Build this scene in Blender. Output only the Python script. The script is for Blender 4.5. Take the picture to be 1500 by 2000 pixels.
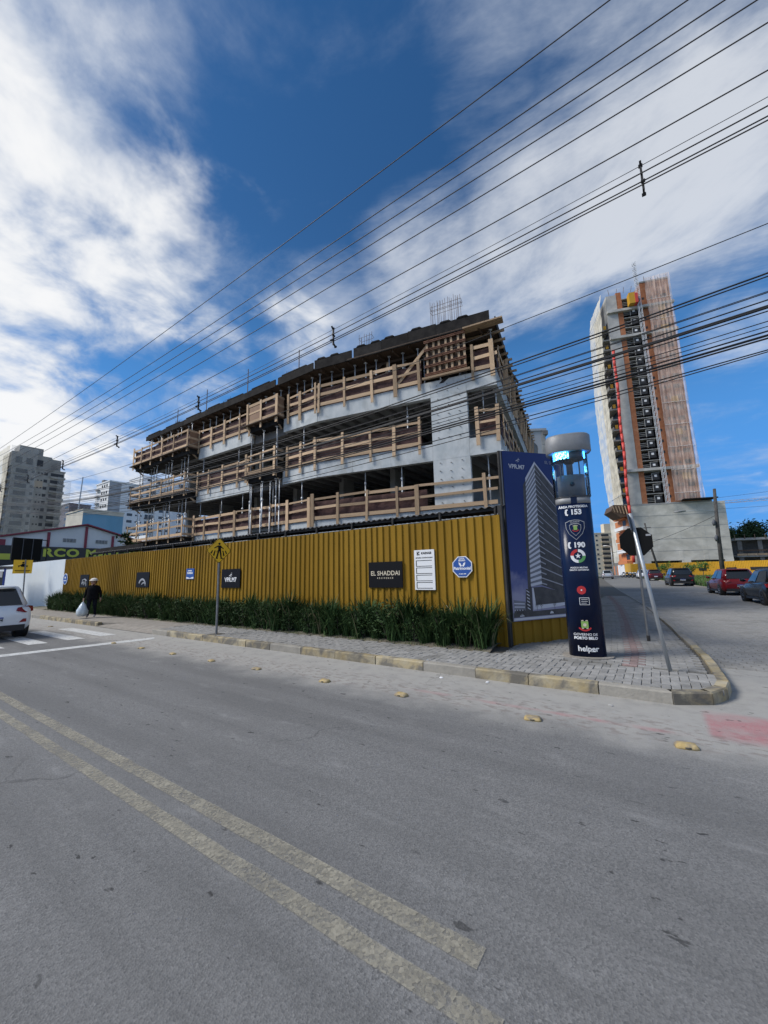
import bpy, bmesh, math, random
from mathutils import Vector, Matrix, noise as mnoise
random.seed(7)
R = math.radians
for o in list(bpy.data.objects):
    bpy.data.objects.remove(o)
sc = bpy.context.scene
col = sc.collection

# ------------------------------------------------------------------ camera
YAW, PITCH, ROLL, EYE = R(34.18), R(9.07), R(-1.22), 1.6
f0 = Vector((-math.sin(YAW), math.cos(YAW), 0)); r0 = Vector((math.cos(YAW), math.sin(YAW), 0)); u0 = Vector((0, 0, 1))
fw = f0*math.cos(PITCH) + u0*math.sin(PITCH); up = -f0*math.sin(PITCH) + u0*math.cos(PITCH)
rt = r0*math.cos(ROLL) + up*math.sin(ROLL); uu = -r0*math.sin(ROLL) + up*math.cos(ROLL)
cd = bpy.data.cameras.new('camera'); cam = bpy.data.objects.new('camera', cd); col.objects.link(cam)
cam.matrix_world = Matrix(((rt.x, uu.x, -fw.x, 0), (rt.y, uu.y, -fw.y, 0), (rt.z, uu.z, -fw.z, EYE), (0, 0, 0, 1)))
cd.sensor_fit = 'HORIZONTAL'; cd.sensor_width = 36; cd.lens = 36*764/1500
cd.clip_start = 0.05; cd.clip_end = 6000
sc.camera = cam
sc.render.resolution_x, sc.render.resolution_y = 768, 1024

# ------------------------------------------------------------------ sky, sun, exposure
SUN = Vector((-0.77, -0.64, 0)).normalized(); SUN_EL = 44
wd = bpy.data.worlds.new('World'); sc.world = wd; wd.use_nodes = True
N, L = wd.node_tree.nodes, wd.node_tree.links
for n in list(N): N.remove(n)
def wn(t, **k):
    n = N.new(t)
    for a, b in k.items(): setattr(n, a, b)
    return n
def wmath(op, a, b=None, c=None):
    n = wn('ShaderNodeMath', operation=op)
    for i, v in enumerate((a, b, c)):
        if v is None: continue
        if isinstance(v, (int, float)): n.inputs[i].default_value = v
        else: L.new(v, n.inputs[i])
    return n.outputs[0]
def wvec(op, a, b=None):
    n = wn('ShaderNodeVectorMath', operation=op)
    for i, v in enumerate((a, b)):
        if v is None: continue
        if isinstance(v, (tuple, Vector)): n.inputs[i].default_value = tuple(v)
        else: L.new(v, n.inputs[i])
    return n.outputs['Value'] if op in ('DOT_PRODUCT', 'LENGTH') else n.outputs[0]
def wsmooth(v, lo, hi, a=0., b=1.):
    n = wn('ShaderNodeMapRange', interpolation_type='SMOOTHSTEP')
    L.new(v, n.inputs[0])
    for i, q in enumerate((lo, hi, a, b)): n.inputs[i+1].default_value = q
    return n.outputs[0]
sky = wn('ShaderNodeTexSky', sky_type='NISHITA', sun_disc=False, sun_elevation=R(SUN_EL),
         sun_rotation=math.atan2(SUN.x, SUN.y), altitude=0, air_density=1.0, dust_density=0.0, ozone_density=4.0)
SKY_K, CLOUD_K = 0.042, 0.40
hs = wn('ShaderNodeHueSaturation'); hs.inputs['Saturation'].default_value = 1.22
L.new(sky.outputs[0], hs.inputs['Color'])
tc = wn('ShaderNodeTexCoord'); D = tc.outputs['Generated']
def pdir(x, y):          # direction of a cloud bank as a unit vector
    return (fw + rt*((x-750)/764) + uu*((1000-y)/764)).normalized()
sep = wn('ShaderNodeSeparateXYZ'); L.new(D, sep.inputs[0])
# clear lower air: the pale yellow rim of the model sky gives way to clean blue
hz = wn('ShaderNodeMixRGB'); L.new(wsmooth(sep.outputs[2], 0.72, 0.08, 0, 0.94), hz.inputs[0]); L.new(hs.outputs[0], hz.inputs[1]); hz.inputs[2].default_value = (.86, 3.35, 8.3, 1)
zz = wmath('ADD', wmath('MAXIMUM', sep.outputs[2], 0.0), 0.16)
comb = wn('ShaderNodeCombineXYZ')
L.new(wmath('DIVIDE', sep.outputs[0], zz), comb.inputs[0]); L.new(wmath('DIVIDE', sep.outputs[1], zz), comb.inputs[1])
UV = comb.outputs[0]
def wnoise(vec, scale, detail=6, rough=0.55, dist=0.0, off=(0, 0, 0), stretch=None):
    n = wn('ShaderNodeTexNoise'); n.inputs['Scale'].default_value = scale; n.inputs['Detail'].default_value = detail
    n.inputs['Roughness'].default_value = rough; n.inputs['Distortion'].default_value = dist
    if stretch: vec = wvec('MULTIPLY', vec, stretch)
    L.new(wvec('ADD', vec, off), n.inputs['Vector']); return n.outputs[0]
def coverage(banks):
    cov = None
    for (p, r, w) in banks:
        m = wsmooth(wvec('DOT_PRODUCT', D, pdir(*p)), math.cos(R(r)), math.cos(R(r*0.3)), 0, w)
        cov = m if cov is None else wmath('MAXIMUM', cov, m)
    return cov
# heaped clouds on the left: direction, outer radius in degrees, weight
cumulus = [((60, 330), 17, .85), ((130, 480), 17, .95), ((270, 470), 9, .75), ((350, 500), 6, .5), ((40, 640), 13, .75), ((120, 760), 11, .75), ((60, 870), 11, .9), ((240, 830), 8, .55), ((330, 650), 5, .5),
           ((420, 690), 8, .62), ((560, 650), 8, .55), ((210, 190), 7, .55), ((200, 930), 8, .6), ((300, 760), 7, .5)]
# thin streaked veil across the right
veil = [((640, 640), 13, .62), ((850, 540), 14, .78), ((1060, 440), 15, .85), ((1280, 350), 16, .95), ((1460, 290), 16, .85), ((1120, 520), 9, .5), ((1430, 90), 24, .80), ((1130, 90), 20, .58), ((1430, 640), 6, .6), ((900, 250), 16, .34),
        ((90, 120), 16, .62), ((230, 300), 14, .5), ((330, 900), 14, .6), ((100, 960), 18, .7), ((430, 560), 12, .40), ((960, 600), 7, .6)]
behind = wsmooth(wvec('DOT_PRODUCT', D, f0), 0.25, -0.15)       # the sky behind goes on half clouded
c1 = wmath('MAXIMUM', coverage(cumulus), wmath('MULTIPLY', behind, 0.5)); c2 = wmath('MAXIMUM', wmath('MAXIMUM', coverage(veil), wmath('MULTIPLY', behind, 0.5)), 0.22)
big = wnoise(UV, 1.5, 6, 0.58, 0.3, (3.1, 1.7, 0))
fine = wnoise(UV, 5.0, 5, 0.58, 0.3, (7.7, 0.3, 2))
d1 = wmath('ADD', c1, wmath('ADD', wmath('MULTIPLY', wmath('SUBTRACT', big, 0.5), 1.7), wmath('MULTIPLY', wmath('SUBTRACT', fine, 0.5), 1.5)))
a1 = wsmooth(d1, 0.28, 1.02)
strk = wnoise(UV, 2.0, 8, 0.64, 0.7, (1.9, 4.4, 0), (.62, 1.1, 1))
d2 = wmath('ADD', c2, wmath('ADD', wmath('MULTIPLY', wmath('SUBTRACT', strk, 0.5), 1.9), wmath('MULTIPLY', wmath('SUBTRACT', fine, 0.5), .8)))
a2 = wsmooth(d2, 0.12, 1.15, 0, .82)
alpha = wmath('SUBTRACT', 1.0, wmath('MULTIPLY', wmath('SUBTRACT', 1.0, a1), wmath('SUBTRACT', 1.0, a2)))
shade = wsmooth(wmath('ADD', wmath('MULTIPLY', big, 0.55), wmath('MULTIPLY', d1, 0.38)), 0.28, 0.74)
ccol = wn('ShaderNodeMixRGB'); L.new(wmath('MAXIMUM', shade, wmath('MULTIPLY', a2, .8)), ccol.inputs[0])
ccol.inputs[1].default_value = (0.44, 0.54, 0.70, 1); ccol.inputs[2].default_value = (1.0, 1.0, 1.0, 1)
bg1 = wn('ShaderNodeBackground'); bg1.inputs[1].default_value = SKY_K; L.new(hz.outputs[0], bg1.inputs[0])
bg2 = wn('ShaderNodeBackground'); bg2.inputs[1].default_value = CLOUD_K; L.new(ccol.outputs[0], bg2.inputs[0])
mx = wn('ShaderNodeMixShader'); L.new(wmath('MULTIPLY', alpha, 0.96), mx.inputs[0]); L.new(bg1.outputs[0], mx.inputs[1]); L.new(bg2.outputs[0], mx.inputs[2])
ow = wn('ShaderNodeOutputWorld'); L.new(mx.outputs[0], ow.inputs[0])

sl = bpy.data.lights.new('sun', 'SUN'); sl.energy = 1.5; sl.angle = R(22); sl.color = (1.0, 0.95, 0.88)
so = bpy.data.objects.new('sun', sl); col.objects.link(so); so.location = (-40, -30, 60)
tosun = Vector((SUN.x*math.cos(R(SUN_EL)), SUN.y*math.cos(R(SUN_EL)), math.sin(R(SUN_EL))))
so.rotation_euler = tosun.to_track_quat('Z', 'Y').to_euler()
vs = sc.view_settings
vs.view_transform = 'Standard'; vs.look = 'None'; vs.gamma = 1; vs.use_curve_mapping = False; vs.exposure = 1.28

# ------------------------------------------------------------------ materials
MAT = {}
def mat(name, c1, c2=None, scale=4, rough=.7, bump=0., bscale=30, metal=0., rnd=0., detail=6, stretch=None, obj=False, c3=None, s3=1.2, thr=(.5, .7), spec=.5, emit=None, alpha=None, band=(.35, .65)):
    m = bpy.data.materials.new(name); m.use_nodes = True; MAT[name] = m
    n, l = m.node_tree.nodes, m.node_tree.links
    b = n['Principled BSDF']
    b.inputs['Roughness'].default_value = rough; b.inputs['Metallic'].default_value = metal
    b.inputs['Specular IOR Level'].default_value = spec
    b.inputs['Base Color'].default_value = (*c1, 1)
    if emit:
        b.inputs['Emission Color'].default_value = (*emit[:3], 1); b.inputs['Emission Strength'].default_value = emit[3]
    if alpha is not None: b.inputs['Alpha'].default_value = alpha
    vec = None
    if c2 or bump or c3:
        if obj: vec = n.new('ShaderNodeTexCoord').outputs['Object']
        else: vec = n.new('ShaderNodeNewGeometry').outputs['Position']
        if stretch:
            mp = n.new('ShaderNodeVectorMath'); mp.operation = 'MULTIPLY'; mp.inputs[1].default_value = stretch
            l.new(vec, mp.inputs[0]); vec = mp.outputs[0]
        if obj:
            oi = n.new('ShaderNodeObjectInfo'); va = n.new('ShaderNodeVectorMath'); va.operation = 'MULTIPLY_ADD'
            va.inputs[1].default_value = (13, 17, 19); l.new(oi.outputs['Random'], va.inputs[0]); l.new(vec, va.inputs[2]); vec = va.outputs[0]
    def nz(s, d=detail, dist=0.):
        t = n.new('ShaderNodeTexNoise'); t.inputs['Scale'].default_value = s; t.inputs['Detail'].default_value = d
        t.inputs['Roughness'].default_value = .6; t.inputs['Distortion'].default_value = dist; l.new(vec, t.inputs['Vector']); return t.outputs[0]
    def sm(v, lo, hi):
        r = n.new('ShaderNodeMapRange'); r.inputs[1].default_value = lo; r.inputs[2].default_value = hi; l.new(v, r.inputs[0]); return r.outputs[0]
    out = None
    if c2:
        mxn = n.new('ShaderNodeMixRGB'); l.new(sm(nz(scale), *band), mxn.inputs[0])
        mxn.inputs[1].default_value = (*c1, 1); mxn.inputs[2].default_value = (*c2, 1); out = mxn.outputs[0]
    if c3:
        m3 = n.new('ShaderNodeMixRGB'); l.new(sm(nz(s3, 8, .6), *thr), m3.inputs[0])
        if out: l.new(out, m3.inputs[1])
        else: m3.inputs[1].default_value = (*c1, 1)
        m3.inputs[2].default_value = (*c3, 1); out = m3.outputs[0]
    if rnd:
        oi = n.new('ShaderNodeObjectInfo'); h = n.new('ShaderNodeHueSaturation')
        r = n.new('ShaderNodeMapRange'); r.inputs[3].default_value = 1-rnd; r.inputs[4].default_value = 1+rnd
        l.new(oi.outputs['Random'], r.inputs[0]); l.new(r.outputs[0], h.inputs['Value'])
        if out: l.new(out, h.inputs['Color'])
        else: h.inputs['Color'].default_value = (*c1, 1)
        out = h.outputs[0]
    if out: l.new(out, b.inputs['Base Color'])
    if bump:
        bp = n.new('ShaderNodeBump'); bp.inputs['Strength'].default_value = bump; bp.inputs['Distance'].default_value = .02
        l.new(nz(bscale, 4), bp.inputs['Height']); l.new(bp.outputs[0], b.inputs['Normal'])
    return m
def net_mat(name, c, opac, scale=.35):
    m = mat(name, c, rough=.8)
    n, l = m.node_tree.nodes, m.node_tree.links
    g = n.new('ShaderNodeNewGeometry'); t = n.new('ShaderNodeTexNoise'); t.inputs['Scale'].default_value = scale; t.inputs['Detail'].default_value = 5
    mp = n.new('ShaderNodeVectorMath'); mp.operation = 'MULTIPLY'; mp.inputs[1].default_value = (1, 1, .6)
    l.new(g.outputs['Position'], mp.inputs[0]); l.new(mp.outputs[0], t.inputs['Vector'])
    r = n.new('ShaderNodeMapRange'); r.inputs[1].default_value = .35; r.inputs[2].default_value = .65
    r.inputs[3].default_value = opac[0]; r.inputs[4].default_value = opac[1]
    l.new(t.outputs[0], r.inputs[0]); l.new(r.outputs[0], n['Principled BSDF'].inputs['Alpha'])
    return m

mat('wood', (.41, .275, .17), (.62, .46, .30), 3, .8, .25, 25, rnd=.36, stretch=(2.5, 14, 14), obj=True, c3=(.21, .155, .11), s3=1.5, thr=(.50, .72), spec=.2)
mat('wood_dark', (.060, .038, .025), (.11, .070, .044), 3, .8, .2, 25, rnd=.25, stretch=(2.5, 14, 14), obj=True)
mat('plywood', (.20, .115, .07), (.28, .17, .10), 2.5, .75, rnd=.15)
mat('formwork', (.018, .017, .017), (.036, .033, .031), 3, .9, .15, 14, rnd=.25, spec=.1)
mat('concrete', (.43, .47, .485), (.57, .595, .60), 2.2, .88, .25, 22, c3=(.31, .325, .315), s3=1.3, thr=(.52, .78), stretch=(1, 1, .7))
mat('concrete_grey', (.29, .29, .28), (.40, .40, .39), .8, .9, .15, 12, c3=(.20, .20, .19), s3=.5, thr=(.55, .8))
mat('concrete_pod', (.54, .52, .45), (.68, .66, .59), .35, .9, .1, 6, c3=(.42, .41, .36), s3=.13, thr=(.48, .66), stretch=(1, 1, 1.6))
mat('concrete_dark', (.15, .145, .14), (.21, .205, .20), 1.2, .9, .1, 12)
mat('steel_prop', (.46, .48, .50), (.60, .62, .64), 9, .5, metal=.3, rnd=.25)
mat('rebar', (.16, .11, .085), (.24, .16, .12), 14, .8, metal=.3)
mat('rust', (.105, .045, .026), (.17, .08, .045), 8, .85, .2, 30, rnd=.2)
mat('maroon_net', (.050, .022, .020), (.095, .045, .040), 6, .85, .3, 20, stretch=(1, 1, 3))
mat('fence_yellow', (.255, .145, .014), (.295, .172, .020), .9, .6, .1, 9, c3=(.140, .080, .014), s3=.6, thr=(.5, .85), spec=.12, rnd=.11, stretch=(1, 1, .3))
mat('fence_dark', (.028, .026, .024), (.05, .046, .042), 4, .8)
mat('roof_sheet', (.16, .155, .15), (.24, .235, .23), 2.5, .85, .1, 12)
mat('white_hoarding', (.60, .66, .70), (.66, .71, .74), .8, .6, c3=(.42, .46, .48), s3=.25, thr=(.62, .82))
mat('black_sign', (.007, .007, .009), rough=.5, spec=.15)
mat('white_print', (.78, .79, .80), rough=.5)
mat('cream_print', (.62, .55, .42), rough=.5)
mat('grey_print', (.35, .36, .38), rough=.5)
mat('blue_sign', (.022, .085, .33), rough=.4)
mat('sign_yellow', (.86, .50, .014), (.90, .54, .02), 6, .45)
mat('sign_black', (.007, .007, .007), rough=.6, spec=.2)
mat('galv', (.36, .39, .41), (.48, .51, .53), 14, .45, metal=.55, stretch=(1, 1, .2))
mat('pole_grey', (.16, .165, .17), (.22, .225, .23), 8, .6, metal=.3)
bbm = mat('billboard_blue', (.018, .036, .14), rough=.5, spec=.25)
def _sky_print(m):                # printed picture: blue sky paling to clouds near its foot
    n, l = m.node_tree.nodes, m.node_tree.links; g = n.new('ShaderNodeNewGeometry'); sp = n.new('ShaderNodeSeparateXYZ'); l.new(g.outputs['Position'], sp.inputs[0])
    t = n.new('ShaderNodeTexNoise'); t.inputs['Scale'].default_value = 3.2; t.inputs['Detail'].default_value = 6; l.new(g.outputs['Position'], t.inputs['Vector'])
    ad = n.new('ShaderNodeMath'); ad.operation = 'MULTIPLY_ADD'; ad.inputs[1].default_value = -1.3; l.new(t.outputs[0], ad.inputs[0]); l.new(sp.outputs[2], ad.inputs[2])
    r = n.new('ShaderNodeMapRange'); r.inputs[1].default_value = 1.05; r.inputs[2].default_value = .35; l.new(ad.outputs[0], r.inputs[0])
    r2 = n.new('ShaderNodeMapRange'); r2.inputs[1].default_value = 3.2; r2.inputs[2].default_value = 1.0; l.new(sp.outputs[2], r2.inputs[0])
    a = n.new('ShaderNodeMixRGB'); l.new(r2.outputs[0], a.inputs[0]); a.inputs[1].default_value = (.021, .042, .165, 1); a.inputs[2].default_value = (.06, .085, .27, 1)
    b = n.new('ShaderNodeMixRGB'); l.new(r.outputs[0], b.inputs[0]); l.new(a.outputs[0], b.inputs[1]); b.inputs[2].default_value = (.34, .33, .45, 1)
    l.new(b.outputs[0], n['Principled BSDF'].inputs['Base Color'])
_sky_print(bbm)
mat('billboard_sky', (.16, .19, .36), (.36, .36, .48), 2.2, .4)
mat('print_slate', (.17, .175, .21), (.22, .225, .26), 5, .5)
mat('print_slate_dark', (.045, .042, .045), (.08, .075, .075), 7, .5)
mat('print_slab', (.62, .62, .68), rough=.5)
mat('print_slab_dim', (.36, .36, .40), rough=.5)
mat('print_white', (.60, .60, .63), rough=.5)
mat('navy', (.004, .009, .032), (.006, .016, .052), 1.2, .22, c3=(.012, .006, .024), s3=1.6, thr=(.55, .85), spec=.22)
mat('alu', (.24, .245, .25), (.29, .295, .30), 6, .55, metal=.25)
mat('alu_dark', (.07, .075, .085), rough=.3)
mat('led_blue', (.02, .2, .9), rough=.3, emit=(.05, .38, 1.0, 3.2))
mat('led_cyan', (.1, .6, .9), rough=.3, emit=(.25, .85, 1.0, 3.2))
mat('red_print', (.50, .028, .03), rough=.4)
mat('green_print', (.10, .32, .10), rough=.5)
mat('green_bright', (.25, .42, .10), rough=.5)
mat('tyre', (.014, .014, .015), rough=.85)
mat('rim', (.38, .39, .40), rough=.35, metal=.8)
mat('rim_dark', (.05, .05, .055), rough=.4, metal=.6)
mat('trim_black', (.016, .016, .017), rough=.5)
mat('car_white', (.76, .79, .82), rough=.22, spec=.6)
mat('car_red', (.17, .010, .014), rough=.2, spec=.35)
mat('car_black', (.011, .012, .014), rough=.2, spec=.35)
mat('car_maroon', (.06, .010, .016), rough=.22, spec=.35)
mat('car_silver', (.44, .47, .50), rough=.28, metal=.3)
mat('car_glass', (.012, .015, .018), rough=.06, spec=.7)
mat('tail_red', (.22, .008, .010), rough=.2)
mat('headlight', (.55, .58, .60), rough=.15)
mat('plate_white', (.55, .58, .62), rough=.5)
mat('plate_blue', (.03, .06, .30), rough=.5)
mat('cloth_black', (.007, .007, .008), (.014, .013, .015), 12, .95, spec=.05)
mat('jeans', (.010, .011, .015), (.02, .022, .03), 20, .95, spec=.05)
mat('skin', (.36, .21, .15), rough=.6)
mat('hair', (.05, .03, .02), rough=.7)
mat('hat', (.62, .58, .52), rough=.85)
mat('shoe', (.30, .30, .31), rough=.7)
mat('plastic_bag', (.62, .70, .74), (.50, .58, .64), 9, .35, .6, 18)
mat('cable', (.012, .012, .013), rough=.6)
mat('cable_grey', (.045, .04, .04), rough=.6)
mat('blade_a', (.022, .048, .016), (.042, .080, .024), 6, .75, spec=.15, rnd=.25)
mat('blade_b', (.045, .085, .028), (.070, .12, .040), 6, .75, spec=.15, rnd=.25)
mat('leaf_dark', (.020, .042, .016), (.042, .075, .026), 6, .75, spec=.15, rnd=.2)
mat('leaf_green', (.050, .105, .024), (.085, .15, .035), 4, .75, spec=.15, rnd=.2)
mat('leaf_dry', (.17, .15, .08), rough=.7)
mat('bark', (.07, .055, .042), (.12, .10, .08), 9, .9, .3, 20)
mat('lawn', (.055, .095, .022), (.10, .15, .04), 1.2, .9, .4, 12, c3=(.20, .18, .12), s3=.22, thr=(.62, .8))
mat('verge_soil', (.13, .115, .085), (.19, .165, .125), 3, .95, .5, 25, c3=(.085, .11, .045), s3=1.4, thr=(.48, .66))
mat('white_wall', (.72, .74, .76), (.80, .81, .82), .3, .85, c3=(.62, .64, .66), s3=.12, thr=(.6, .85))
mat('grey_wall', (.34, .36, .39), (.40, .42, .45), .3, .85)
mat('dark_wall', (.10, .105, .12), rough=.7)
mat('purple_wall', (.16, .15, .18), rough=.8)
mat('cream_wall', (.60, .53, .40), (.66, .58, .45), .2, .85)
mat('tan_wall', (.42, .34, .25), rough=.85)
mat('beige_wall', (.46, .44, .38), (.58, .55, .47), .3, .85)
mat('red_trim', (.26, .045, .07), rough=.6)
mat('dark_band', (.055, .055, .058), rough=.6)
mat('lime_print', (.62, .66, .10), rough=.5)
mat('window_glass', (.03, .036, .045), rough=.12, spec=.7)
mat('window_dark', (.022, .022, .024), rough=.5)
mat('brick', (.34, .125, .055), (.43, .17, .08), 1.2, .9, c3=(.50, .27, .16), s3=.35, thr=(.55, .8))
mat('orange_paint', (.55, .20, .075), rough=.8)
mat('far_yellow', (.66, .36, .018), (.72, .40, .03), .6, .6)
mat('yellow_plastic', (.55, .30, .02), rough=.6)
mat('chute_red', (.58, .060, .045), rough=.5)
mat('crane_paint', (.46, .40, .36), rough=.6)
mat('crane_red', (.50, .10, .09), rough=.6)
net_mat('net_cream', (.76, .70, .56), (.50, .84), .8)
mat('tower_concrete_lit', (.42, .41, .39), (.54, .53, .50), .5, .9, c3=(.34, .34, .33), s3=.3, thr=(.5, .75))  # paler than the grey concrete: sunlight on the tower put into its colour
mat('left_concrete', (.27, .255, .225), (.36, .345, .31), .3, .9, c3=(.21, .20, .185), s3=.12, thr=(.5, .7))
mat('pole_dark', (.05, .047, .044), (.085, .08, .075), 3, .9)
net_mat('net_white', (.90, .72, .62), (.32, .52), .9)
net_mat('net_grey', (.55, .54, .50), (.12, .45), .10)
net_mat('net_blue', (.16, .36, .52), (.80, .96), .15)
mat('curb_paint', (.35, .28, .155), (.38, .34, .25), 4, .9, .4, 30, c3=(.16, .148, .125), s3=2.6, thr=(.45, .59), rnd=.15, spec=.2)
mat('curb_grey', (.24, .225, .195), (.31, .29, .25), 5, .9, .4, 30, rnd=.12)
mat('paver', (.24, .235, .225), (.31, .305, .29), 9, .9, .4, 45, rnd=.16, c3=(.17, .165, .15), s3=1.3, thr=(.5, .75))
mat('paver_red', (.22, .165, .155), (.28, .20, .19), 9, .9, .4, 45, rnd=.16)
mat('joint_sand', (.085, .08, .068), (.13, .12, .10), 12, .95, .4, 40)
mat('stud', (.40, .29, .12), (.48, .38, .20), 14, .7, .3, 40, c3=(.26, .22, .16), s3=9, thr=(.46, .62), spec=.15)
mat('plate_concrete', (.22, .20, .175), (.30, .275, .24), 6, .95, .5, 25)
# ------------------------------------------------------------------ helpers
class MB:
    def __init__(s): s.v = []; s.f = []; s.m = []
    def add(s, vs, fs, mi=0):
        o = len(s.v); s.v += [tuple(p) for p in vs]; s.f += [tuple(i+o for i in f) for f in fs]; s.m += [mi]*len(fs); return s
    def box(s, x0, x1, y0, y1, z0, z1, mi=0):
        return s.add([(x0, y0, z0), (x1, y0, z0), (x1, y1, z0), (x0, y1, z0), (x0, y0, z1), (x1, y0, z1), (x1, y1, z1), (x0, y1, z1)],
                     [(0, 3, 2, 1), (4, 5, 6, 7), (0, 1, 5, 4), (1, 2, 6, 5), (2, 3, 7, 6), (3, 0, 4, 7)], mi)
    def bar(s, a, b, w, h, upv=(0, 0, 1), mi=0):
        a, b = Vector(a), Vector(b); d = (b-a).normalized(); u = Vector(upv)
        if abs(d.dot(u)) > .98: u = Vector((0, 1, 0))
        r = d.cross(u).normalized(); u = r.cross(d)
        vs = [p + r*(w/2*i) + u*(h/2*j) for p in (a, b) for i, j in ((-1, -1), (1, -1), (1, 1), (-1, 1))]
        return s.add(vs, [(0, 1, 2, 3), (7, 6, 5, 4), (0, 4, 5, 1), (1, 5, 6, 2), (2, 6, 7, 3), (3, 7, 4, 0)], mi)
    def tube(s, a, b, r, n=8, mi=0, r2=None, cap=True):
        return s.path([a, b], [r, r if r2 is None else r2], n, mi, cap)
    def path(s, pts, r, n=6, mi=0, cap=True):
        pts = [Vector(p) for p in pts]; k = len(pts); rs = r if isinstance(r, (list, tuple)) else [r]*k
        vs = []; d0 = (pts[1]-pts[0]).normalized(); u = d0.orthogonal().normalized()
        for i, p in enumerate(pts):
            d = (pts[min(i+1, k-1)]-pts[max(i-1, 0)]).normalized()
            u = (u - d*u.dot(d)).normalized(); w = d.cross(u)
            vs += [p + (u*math.cos(t) + w*math.sin(t))*rs[i] for t in (2*math.pi*j/n for j in range(n))]
        fs = [(i*n+j, i*n+(j+1) % n, (i+1)*n+(j+1) % n, (i+1)*n+j) for i in range(k-1) for j in range(n)]
        if cap: fs += [tuple(range(n-1, -1, -1)), tuple(range((k-1)*n, k*n))]
        return s.add(vs, fs, mi)
    def rings(s, rings, mi=0, cap=True, closed=True):
        n = len(rings[0]); vs = [p for r in rings for p in r]
        m = n if closed else n-1
        fs = [(i*n+j, i*n+(j+1) % n, (i+1)*n+(j+1) % n, (i+1)*n+j) for i in range(len(rings)-1) for j in range(m)]
        if cap: fs += [tuple(range(n-1, -1, -1)), tuple(range((len(rings)-1)*n, len(rings)*n))]
        return s.add(vs, fs, mi)
    def prism(s, poly, d, mi=0):        # poly: 3-D loop, d: extrusion vector
        n = len(poly); d = Vector(d); vs = [Vector(p) for p in poly] + [Vector(p)+d for p in poly]
        fs = [tuple(range(n-1, -1, -1)), tuple(range(n, 2*n))] + [(i, (i+1) % n, n+(i+1) % n, n+i) for i in range(n)]
        return s.add(vs, fs, mi)
    def quad(s, a, b, c, d, mi=0): return s.add([a, b, c, d], [(0, 1, 2, 3)], mi)
    def mesh(s, name, mats, smooth=False):
        me = bpy.data.meshes.new(name); me.from_pydata(s.v, [], s.f)
        for m in (mats if isinstance(mats, (list, tuple)) else [mats]): me.materials.append(MAT[m] if isinstance(m, str) else m)
        me.polygons.foreach_set('material_index', s.m)
        if smooth: me.polygons.foreach_set('use_smooth', [True]*len(s.f))
        me.update(); return me
    def fix(s, me):
        bm = bmesh.new(); bm.from_mesh(me); bmesh.ops.recalc_face_normals(bm, faces=bm.faces); bm.to_mesh(me); bm.free(); return me
    def build(s, name, mats, parent=None, smooth=False, world=True, fix=True):
        me = s.mesh(name, mats, smooth)
        if fix: s.fix(me)
        return link(name, me, parent, world)
PM = {}
def link(name, me, parent=None, world=True):
    o = bpy.data.objects.new(name, me); col.objects.link(o)
    if parent is not None:
        o.parent = parent
        if world: o.matrix_parent_inverse = wmat(parent).inverted()
    return o
def wmat(o):                       # world matrix without a depsgraph update
    m = o.matrix_basis.copy()
    if o.parent: m = wmat(o.parent) @ o.matrix_parent_inverse @ m
    return m
def tag(o, label=None, cat=None, group=None, kind=None):
    if label: o['label'] = label
    if cat: o['category'] = cat
    if group: o['group'] = group
    if kind: o['kind'] = kind
    return o
def empty(name, loc=(0, 0, 0), rz=0, label=None, cat=None, group=None):
    o = bpy.data.objects.new(name, None); col.objects.link(o); o.location = loc; o.rotation_euler = (0, 0, rz); o.empty_display_size = .2
    return tag(o, label, cat, group)
def copy_tree(o, parent=None):
    c = o.copy(); col.objects.link(c)
    if parent is not None: c.parent = parent
    for ch in KIDS(o): copy_tree(ch, c)
    return c
def KIDS(o): return [x for x in list(col.objects) if x.parent == o]
# one shared unit box for planks and props
_ub = MB().box(-.5, .5, -.5, .5, -.5, .5)
UNIT = {}
def unit(m):
    if m not in UNIT: UNIT[m] = _ub.mesh('plank_'+m, m)
    return UNIT[m]
def plank(name, a, b, w, t, m, parent, upv=(0, 0, 1)):
    """a board from a to b, w tall (along upv) and t thick, sharing one mesh"""
    a, b = Vector(a), Vector(b); d = b-a; ln = d.length; d.normalize(); u = Vector(upv)
    if abs(d.dot(u)) > .98: u = Vector((1, 0, 0))
    r = d.cross(u).normalized(); u = r.cross(d)
    o = link(name, unit(m), parent)
    c = (a+b)/2
    o.matrix_basis = Matrix(((d.x*ln, r.x*t, u.x*w, c.x), (d.y*ln, r.y*t, u.y*w, c.y), (d.z*ln, r.z*t, u.z*w, c.z), (0, 0, 0, 1)))
    return o
_cy = MB().tube((0, 0, 0), (0, 0, 1), 1, 8)
UCYL = {}
def rod(name, a, b, r, m, parent):
    a, b = Vector(a), Vector(b); d = b-a; ln = d.length; q = d.to_track_quat('Z', 'Y').to_matrix()
    if m not in UCYL: UCYL[m] = _cy.mesh('rod_'+m, m, True)
    o = link(name, UCYL[m], parent)
    x, y, z = q.col[0]*r, q.col[1]*r, q.col[2]*ln
    o.matrix_basis = Matrix(((x.x, y.x, z.x, a.x), (x.y, y.y, z.y, a.y), (x.z, y.z, z.z, a.z), (0, 0, 0, 1)))
    return o
PROPM = {}
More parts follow.
